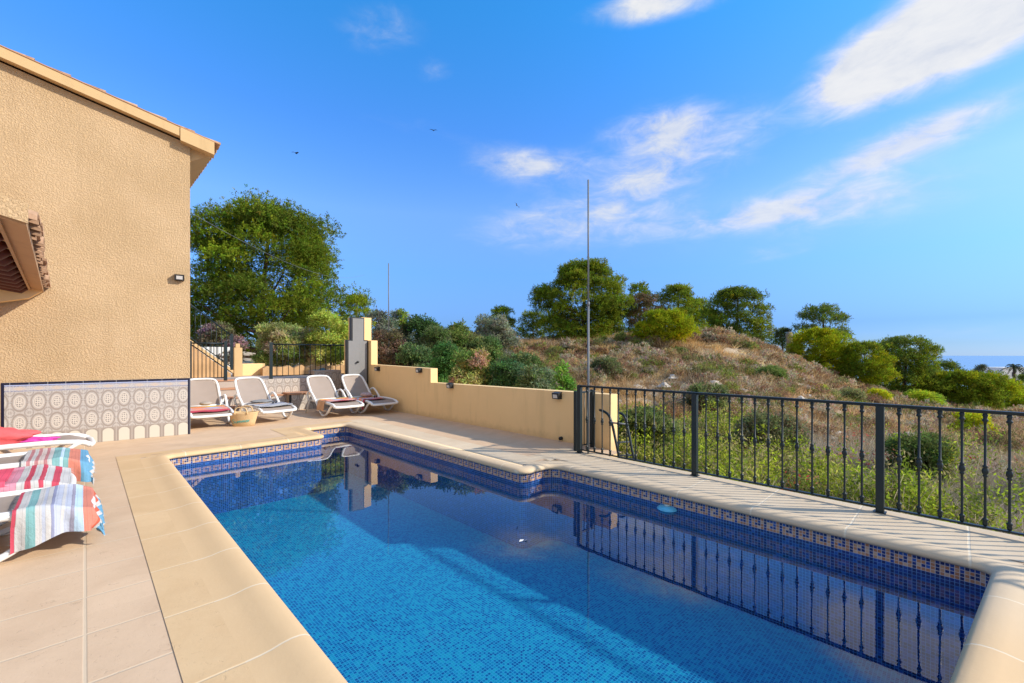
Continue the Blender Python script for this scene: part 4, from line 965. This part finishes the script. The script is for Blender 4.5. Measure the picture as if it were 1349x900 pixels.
bs = [(505, 520, 402, 44, 14.2, BL_, 'grey green tall shrub behind the grey shower panel'), (527, 520, 404, 34, 15.5, BL_ + DARKG, 'blue grey shrub with upright tips right of the thin back pole'),
      (515, 520, 435, 52, 13.4, [(.11, .08, .05), (.09, .08, .04), (.14, .10, .07)], 'brown twiggy shrub just behind the high part of the boundary wall'),
      (562, 525, 417, 56, 15.5, [(.045, .08, .025), (.06, .10, .03)], 'dark green leafy shrub behind the step of the boundary wall'), (545, 520, 455, 50, 12.8, [(.09, .13, .05), (.07, .11, .04)], 'grey green low shrub leaning over the high part of the wall'),
      (598, 530, 425, 50, 15.0, [(.09, .12, .03), (.12, .13, .05), (.06, .09, .02)], 'mixed green shrub with thin tips above the wall step'), (590, 525, 450, 56, 12.0, [(.05, .11, .03), (.08, .16, .04)], 'fresh green shrub directly right of the wall step'),
      (620, 530, 462, 52, 10.8, [(.22, .20, .06), (.30, .18, .12), (.10, .15, .04), (.24, .24, .08)], 'variegated pink and yellow green shrub over the boundary wall'),
      (655, 500, 420, 60, 19.0, [(.16, .17, .11), (.13, .14, .09), (.19, .19, .13)], 'silvery olive shrub at the left foot of the hill'), (624, 510, 437, 54, 16.5, [(.11, .13, .04), (.14, .14, .05)], 'olive green shrub between the fresh green and the silvery one'),
      (665, 535, 478, 60, 10.8, [(.05, .10, .03), (.07, .12, .05)], 'dark glossy low shrub behind the middle of the boundary wall'), (706, 535, 488, 66, 10.2, [(.11, .14, .07), (.09, .12, .04)], 'grey green low shrub behind the wall near its railing end'),
      (745, 540, 478, 30, 9.0, [(.10, .19, .03), (.07, .14, .03)], 'fresh green sprig shrub peeping over the wall beside the tall pole'),
      (640, 520, 448, 60, 14.5, [(.06, .10, .03), (.10, .13, .04)], 'dark leafy shrub filling in behind the variegated one'), (578, 520, 432, 60, 13.8, [(.07, .10, .03), (.10, .12, .05)], 'olive shrub between the dark leafy one and the wall step'), (685, 520, 470, 70, 13.0, [(.10, .12, .05), (.07, .10, .03)], 'spreading mixed shrub at the foot of the dry hill'), (535, 520, 430, 50, 16.5, [(.06, .09, .04), (.09, .11, .06)], 'deep green shrub behind the grey green low one'), (612, 500, 432, 56, 19.5, [(.09, .13, .03)], 'light green shrub in front of the crest pines on the left'),
      (850, 640, 540, 90, 9.5, [(.07, .10, .03), (.11, .13, .04)], 'dark olive mastic bush behind the first bay of the railing'), (1010, 640, 548, 110, 10.5, [(.09, .10, .04), (.14, .12, .06)], 'brownish olive bush behind the middle bay of the railing'), (1215, 660, 580, 90, 9.5, [(.08, .11, .03)], 'dark olive bush behind the last bay of the railing'), (930, 560, 512, 60, 15, [(.10, .12, .04), (.15, .13, .07)], 'round olive bush on the slope above the second railing post'), (1010, 520, 486, 54, 22, [(.09, .12, .03)], 'small olive bush half way up the dry hill'), (800, 510, 476, 50, 20, [(.12, .12, .06), (.09, .10, .04)], 'greyish bush on the dry hill just right of the tall pole'), (890, 490, 462, 44, 26, [(.09, .11, .03)], 'little green bush below the yellow green pine'),
      (1280, 575, 545, 40, 18, YELL[1:], 'low bright shrub on the slope at the right'), (1100, 545, 515, 70, 24, [(.12, .14, .03), (.15, .15, .06)], 'low spreading green shrub on the slope below the middle pines'), (1070, 530, 508, 36, 25, YELL[1:], 'small bright green mound below the leaning yellow green pine'), (1158, 532, 515, 30, 27, YELL, 'small yellow green bush at the foot of the rounded slope pine'),(1215, 545, 518, 44, 28, YELL[2:] + GREEN, 'low bush at the foot of the airy pine')]
for i, (px, b, t, w, D, pal, lb) in enumerate(bs): bush(px, b, t, w, D, 40 + i, pal, lb, L=.075 if D < 14 else .10, Wd=.03 if D < 14 else .035, ncl=18, dens=1.0)

# ------------------------------------------------------------------ dry grass tufts on the hill (stuff)
def pick(n, pxa, pxb, Da, Db, rng):
    px = rng.uniform(pxa, pxb, n); D = np.sqrt(rng.uniform(Da ** 2, Db ** 2, n)); t = (px - CX) / F
    return (t * cT + sT) * D, (cT - t * sT) * D, D
def tufts(n, pxa, pxb, Da, Db, rng, pal, hmin, hmax, nb, wfac, spread=.55, clump=.5, name='dry_grass', mask=None):
    x, y, D = pick(n, pxa, pxb, Da, Db, rng)
    k = (vnoise(x, y, .8, 5) * .6 + vnoise(x, y, 2.2, 9) * .4) > clump * .85
    if mask is not None: k &= mask(x, y, D, rng)
    x, y, D = x[k], y[k], D[k]; n = len(x); z = ground(x, y) - .04; pal = np.array(pal)
    zone = vnoise(x, y, .9, 11) * .7 + vnoise(x, y, .3, 12) * .3; ci = np.clip(((zone * 1.5 - .25 + rng.normal(size=n) * .14) * len(pal)).astype(int), 0, len(pal) - 1)
    col = pal[ci] * rng.uniform(.75, 1.25, (n, 1)); H = rng.uniform(hmin, hmax, n) * (.7 + .6 * vnoise(x, y, 1.1, 4))
    base = np.repeat(np.stack([x, y, z], 1), nb, 0); Hh = np.repeat(H, nb); Dd = np.repeat(D, nb); N_ = n * nb
    rad = np.repeat(H * .6, nb); off = rng.normal(size=(N_, 2)) * rad[:, None] * .4; base[:, :2] += off
    dr = np.concatenate([rng.normal(size=(N_, 2)) * spread * .6 + off / rad[:, None] * .6, np.ones((N_, 1))], 1); dr = unit(dr)
    L = Hh * rng.uniform(.5, 1.1, N_); Wd = np.maximum(.008, Dd * wfac)
    cc = np.repeat(col, nb, 0) * rng.uniform(.7, 1.3, (N_, 1))
    side = unit(np.cross(dr, unit(rng.normal(size=(N_, 3))))); tip = base + dr * L[:, None] + np.concatenate([rng.normal(size=(N_, 2)) * .12 * L[:, None], -np.abs(rng.normal(size=(N_, 1))) * .08 * L[:, None]], 1)
    P = np.stack([base - side * Wd[:, None] * .5, base + side * Wd[:, None] * .5, tip], 1)
    o = tri_mesh(name, P, np.clip(cc, .005, .9), 'grass'); tag(o, kind='stuff'); return o
HAY = [(.64, .41, .17), (.52, .33, .14), (.72, .52, .26), (.34, .21, .11), (.54, .42, .27), (.27, .18, .10), (.50, .33, .17)]
g1 = tufts(9000, 560, 1560, 11, 37, rng, HAY, .30, .72, 46, .0012, .95, .40)
tag(g1, 'dry ochre grass tufts covering the hillside', 'grass')
x, y, D = pick(2500, 590, 1560, 8.5, 36, rng); kk = (vnoise(x, y, .5, 31) > .38) & ~((x < 6.3) & (y > 3.3)); x, y, D = x[kk], y[kk], D[kk]; zz = ground(x, y)
Ps, Cs = [], []; SC = [(.20, .19, .07), (.36, .23, .12), (.24, .26, .06), (.44, .35, .24), (.28, .17, .10), (.46, .32, .16), (.50, .40, .26)]
for k in range(len(x)):
    rr_ = rng.uniform(.18, .62); far_ = max(.05, D[k] / F * 1.32 * 1.7); pal = [SC[int(rng.integers(len(SC)))]]
    P, Cq = clumps(np.array([[x[k], y[k], zz[k] + rr_ * .35]]), [(rr_, rr_, rr_ * rng.uniform(.6, 1.0))], [min(420, 9 * rr_ * rr_ / (far_ * far_ * .3) + 30)], far_ * 1.5, far_ * .42, pal, rng, up=.7, sub=6, tuft=.06)
    Ps.append(P); Cs.append(Cq)
scr = tri_mesh('hill_scrub', np.concatenate(Ps), np.concatenate(Cs), 'leaf'); tag(scr, 'low rounded brown and olive scrub mounds between the dry grass', 'scrub', kind='stuff')
mb = MB(); x, y, D = pick(420, 650, 1560, 9, 34, rng); kk = (vnoise(x, y, .35, 41) > .5) & ~((x < 6.3) & (y > 3.3)); x, y = x[kk], y[kk]; zz = ground(x, y)
for k in range(len(x)):
    bm = bmesh.new(); bmesh.ops.create_icosphere(bm, subdivisions=2, radius=1); sz = rng.uniform(.08, .30); ph = rng.uniform(0, 6, 3)
    for v in bm.verts: q = 1 + .25 * math.sin(v.co.x * 3 + ph[0]) * math.sin(v.co.y * 4 + ph[1]) + .15 * math.sin(v.co.z * 6 + ph[2]); v.co = Vector((v.co.x * sz * q * 1.3 + x[k], v.co.y * sz * q + y[k], v.co.z * sz * q * .6 + zz[k] + sz * .25))
    mb.bm(bm, False)
tag(mb.build('hill_rocks', plain('limestone', (.50, .45, .38), .95, .1, 0, .2, 5, .6, 12)), 'pale limestone rocks strewn over the dry hillside', 'rocks', kind='stuff')

# green undergrowth behind the railing
def undergrowth(n, pxa, pxb, Da, Db, rng, pal, Hh, nl, Lf, Wf, name, thr=.35, seed=3, stemcol=(.46, .38, .27)):
    x, y, D = pick(n, pxa, pxb, Da, Db, rng); k = (x > 5.42) & (vnoise(x, y, .55, seed) * .6 + vnoise(x, y, 1.7, seed + 1) * .4 > thr + (.030 * np.maximum(0, D - 8.0)) + .26 * np.clip((np.arctan2(x * cT - y * sT, D) - .45) / .40, 0, 1)) 
    k &= ~((x < 6.1) & (y > 3.5))
    x, y, D = x[k], y[k], D[k]; n = len(x); z = ground(x, y) - .02; pal = np.array(pal)
    H = rng.uniform(Hh[0], Hh[1], n) * (.55 + .9 * vnoise(x, y, .9, 21)); lean = rng.normal(size=(n, 2)) * .22; N_ = n * nl
    s = rng.uniform(.15, 1.0, N_) ** .7; b = np.repeat(np.stack([x, y, z], 1), nl, 0); HH = np.repeat(H, nl); le = np.repeat(lean, nl, 0)
    br = rng.normal(size=(N_, 2)) * .10
    pos = b + np.stack([le[:, 0] * s * HH + br[:, 0], le[:, 1] * s * HH + br[:, 1], s * HH], 1)
    dr = unit(np.stack([rng.normal(size=N_) * .8, rng.normal(size=N_) * .8, rng.uniform(.1, 1.1, N_)], 1))
    col = pal[rng.integers(len(pal), size=n)] * rng.uniform(.75, 1.25, (n, 1)); cc = np.repeat(col, nl, 0) * rng.uniform(.7, 1.35, (N_, 1))
    P, Cq = leaves(pos, dr, Lf * rng.uniform(.6, 1.3, N_), Wf, np.clip(cc, .005, .9), rng)
    o = tri_mesh(name, P, Cq, 'leaf'); tag(o, kind='stuff')
    # twigs
    ns = 4; b2 = np.repeat(np.stack([x, y, z], 1), ns, 0); HH = np.repeat(H, ns); M2 = n * ns
    d2 = unit(np.concatenate([np.repeat(lean, ns, 0) + rng.normal(size=(M2, 2)) * .5, np.ones((M2, 1))], 1)); side = unit(np.cross(d2, rng.normal(size=(M2, 3))))
    e = b2 + d2 * HH[:, None] * rng.uniform(.6, 1.0, (M2, 1)); P2 = np.stack([b2 - side * .007, b2 + side * .007, e + side * .003, e - side * .003], 1)
    o2 = tri_mesh('twiggy_undergrowth', P2, np.tile(np.array(stemcol), (M2, 1)) * rng.uniform(.6, 1.3, (M2, 1)), 'leaf'); tag(o2, kind='stuff'); return o, o2
GG = [(.33, .42, .035), (.41, .48, .04), (.22, .30, .035), (.44, .42, .09), (.17, .21, .05), (.38, .32, .14)]
a1, a2 = undergrowth(4200, 790, 1700, 6.0, 12.5, rng, GG, (.55, 1.15), 75, .085, .026, 'green_undergrowth', .46)
tag(a1, 'bright green leafy undergrowth right behind the iron railing', 'undergrowth'); tag(a2, 'bare twigs among the bright green undergrowth', 'twigs')
a3, a4 = undergrowth(420, 790, 1560, 6.5, 13.5, rng, [(.55, .16, .08), (.60, .28, .14), (.55, .08, .08), (.50, .34, .16)], (.5, 1.0), 36, .06, .022, 'reddish_undergrowth', .52, 8)
tag(a3, 'scattered red and rusty leaves among the green undergrowth', 'undergrowth'); tag(a4, 'grey twigs carrying the reddish leaves', 'twigs')
g3 = tufts(8500, 800, 1650, 6.3, 13, rng, [(.46, .38, .24), (.38, .28, .17), (.50, .44, .34), (.32, .27, .18)], .3, .7, 34, .0012, .85, .22, 'dead_grass', mask=lambda x, y, D, r: (x > 5.5) & ~((x < 6.1) & (y > 3.5))); tag(g3, 'grey dead grass between the green plants behind the railing', 'grass')

# stump, palm and far house
q = at(1040, 447, 38); t = empty('tree_stump', q); tag(t, 'weathered upright stump on the ridge beside the low olive tree', 'stump')
MB().tube([(0, 0, -1.2), (.03, 0, -.1), (-.02, .02, .35), (.02, 0, .62)], [.3, .24, .30, .18], 9).build('stump_body', 'twig', t)
hq = at(1345, 498, 120); fh = empty('distant_house', (hq[0], hq[1], hq[2] - 1.6), -TH); tag(fh, 'distant white flat roofed house by the palm at the right edge', 'house')
MB().box((-5, 0, -3), (9, 6, 4.2), .05).build('wall', 'white', fh); MB().box((-5.1, -.1, 4.201), (9.1, 6.1, 4.45)).build('parapet', 'white', fh)
for x in (-2.5, .4, 3.2): MB().box((x, -.04, 2.0), (x + .9, -.005, 3.2)).build('window', 'darkglass', fh)
pq = at(1336, 497, 100); pt = empty('palm_tree', (pq[0], pq[1], pq[2] - 1.0)); tag(pt, 'small palm tree in front of the distant white house', 'tree')
MB().tube([(0, 0, -2), (0, 0, 3.4)], [.3, .22], 8).build('trunk', 'bark', pt)
rng2 = np.random.default_rng(5); Ps = []
for k in range(26):
    a = rng2.uniform(0, 6.28); el = rng2.uniform(-.2, 1.2); prev = None
    for s in range(9):
        u = s / 8; r = 2.3 * u; p = np.array([math.cos(a) * r * math.cos(el), math.sin(a) * r * math.cos(el), 3.4 + r * math.sin(el) - 1.6 * u * u])
        if prev is not None:
            d = unit(p - prev); sd = np.cross(d, [0, 0, 1]); sd = sd / max(1e-3, np.linalg.norm(sd))
            for sg in (-1, 1): Ps.append([prev, p, p + sd * sg * .45 * (1 - u * .6) - np.array([0, 0, .25])])
        prev = p
tri_mesh('crown', np.array(Ps), np.tile([[.06, .075, .035]], (len(Ps), 1)), 'leaf', pt)

# ------------------------------------------------------------------ sky, sun, camera
sc = bpy.context.scene
wd = bpy.data.worlds.new('World'); sc.world = wd; wd.use_nodes = True; g = N(wd); bgn = g.n['Background']
SUN = Vector((.645 * math.cos(R(30)), -.77 * math.cos(R(30)), math.sin(R(30)))).normalized()
sky = g.new('ShaderNodeTexSky', sky_type='NISHITA'); sky.sun_disc = False; sky.sun_elevation = R(30); sky.sun_rotation = math.atan2(SUN.x, SUN.y); sky.altitude = 50; sky.air_density = 1.0; sky.dust_density = .4; sky.ozone_density = 3.0
hsn = g.new('ShaderNodeHueSaturation'); hsn.inputs['Saturation'].default_value = 1.25; hsn.inputs['Value'].default_value = 1.0; g.l.new(sky.outputs[0], hsn.inputs['Color'])
tc = g.new('ShaderNodeTexCoord').outputs['Generated']
dx, dy, dz = g.xyz(tc)
def dirof(px, py): r = ray(px); v = Vector((r[0], r[1], (HY - py) / F)); return v.normalized()
def dotc(v): return dx * v.x + dy * v.y + dz * v.z
def cloud(px, py, sx, sy, rot, amp):
    c = dirof(px, py); rt = Vector((c.y, -c.x, 0)).normalized(); up = rt.cross(c); sc_ = 1 / math.sqrt(1 + ((px - CX) / F) ** 2 + ((HY - py) / F) ** 2) / F
    a_ = R(rot); e1 = rt * math.cos(a_) + up * math.sin(a_); e2 = -rt * math.sin(a_) + up * math.cos(a_)
    A = (dotc(e1) - 0.0) / (sx * sc_); B = (dotc(e2)) / (sy * sc_)
    q = g.math('EXPONENT', (A * A + B * B) * -1.0) * (dotc(c) > 0.0)
    return q * amp
wz = dz + .25; pv = g.comb(dx / wz, dy / wz, 0.0)
n1 = g.noise(g.comb(dx, dy, dz * 2.2), 5.0, 9, .60, .35); n2 = g.noise(g.comb(dx, dy, dz * 2.6), 13.0, 9, .62, .45)
dense = cloud(1225, 48, 125, 55, 17, 1.25) + cloud(1320, 10, 90, 50, 10, 1.1) + cloud(1130, 95, 60, 35, 10, .7) + cloud(880, 2, 110, 20, -3, .75) + cloud(845, 8, 35, 20, 0, .35)
thin = cloud(1190, 190, 95, 24, 13, 1.1) + cloud(870, 165, 70, 24, 0, .80) + cloud(870, 220, 85, 40, 20, .95) + cloud(700, 218, 75, 22, -3, .85) + cloud(990, 285, 150, 22, -2, .65) + cloud(730, 290, 110, 30, 5, .6) + cloud(500, 38, 60, 28, 10, .5) + cloud(572, 93, 26, 14, 10, .45) + cloud(540, 165, 100, 16, -5, .2) + cloud(1100, 262, 110, 20, 3, .35) + cloud(900, 310, 300, 60, 5, .16) + cloud(1010, 337, 60, 12, 8, .3) + cloud(1260, 436, 150, 14, 4, .32) + cloud(1000, 170, 60, 30, 20, .25)
d1 = g.step(.16, 1.0, dense * (n1 * 1.3 + .22) + (n2 - .5) * 1.3 * dense.min(.9)) * .96
d2 = g.step(.08, .85, thin * (n1 * 1.2 + n2 * 1.5 - .66)) * .85
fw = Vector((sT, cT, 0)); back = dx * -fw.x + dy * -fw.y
fill_cloud = g.step(.05, .55, back) * g.step(.02, .2, dz) * g.step(.22, .48, n1) * .95  # unseen cloud bank behind the camera, added to brighten shaded sides
cov = (d1 + d2 + fill_cloud).min(1.0)
ccol = g.mix(g.step(.40, .95, n2 * .8 + n1 * .5 + d1 * .1), (1.75, 1.9, 2.2), (2.5, 2.5, 2.5))
tint = g.ramp(dz, [(0, (.18, .30, .70)), (.02, (.15, .25, .54)), (.06, (.15, .235, .48)), (.18, (.40, .46, .61)), (.30, (.78, .67, .74)), (.45, (.58, .70, .88)), (.62, (.40, .85, .95)), (.85, (.4, .85, .95))])
skc = g.mix(1.0, hsn.outputs[0], tint, 'MULTIPLY')
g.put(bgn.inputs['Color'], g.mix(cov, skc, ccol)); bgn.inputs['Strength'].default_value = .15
sl = bpy.data.lights.new('sun', 'SUN'); sl.energy = 2.35; sl.angle = R(1.3); sl.color = (1, .93, .82)
so = bpy.data.objects.new('sun', sl); C.objects.link(so); so.rotation_euler = (-SUN).to_track_quat('-Z', 'Y').to_euler(); so.location = (0, 0, 20)
cam = bpy.data.cameras.new('camera'); co = bpy.data.objects.new('camera', cam); C.objects.link(co); sc.camera = co
cam.sensor_fit = 'HORIZONTAL'; cam.sensor_width = 36; cam.lens = F / 1349 * 36; cam.shift_y = (HY - 450) / 1349; cam.clip_start = .05; cam.clip_end = 60000
co.location = (0, 0, EYE); co.rotation_euler = (R(90), 0, -TH)
sc.view_settings.view_transform = 'Standard'; sc.view_settings.look = 'None'; sc.view_settings.gamma = 1; sc.view_settings.use_curve_mapping = False; sc.view_settings.exposure = 1.25
sc.render.engine = 'CYCLES'; sc.cycles.use_denoising = True; sc.cycles.transparent_max_bounces = 12; sc.cycles.max_bounces = 8; sc.cycles.caustics_reflective = False; sc.cycles.caustics_refractive = False
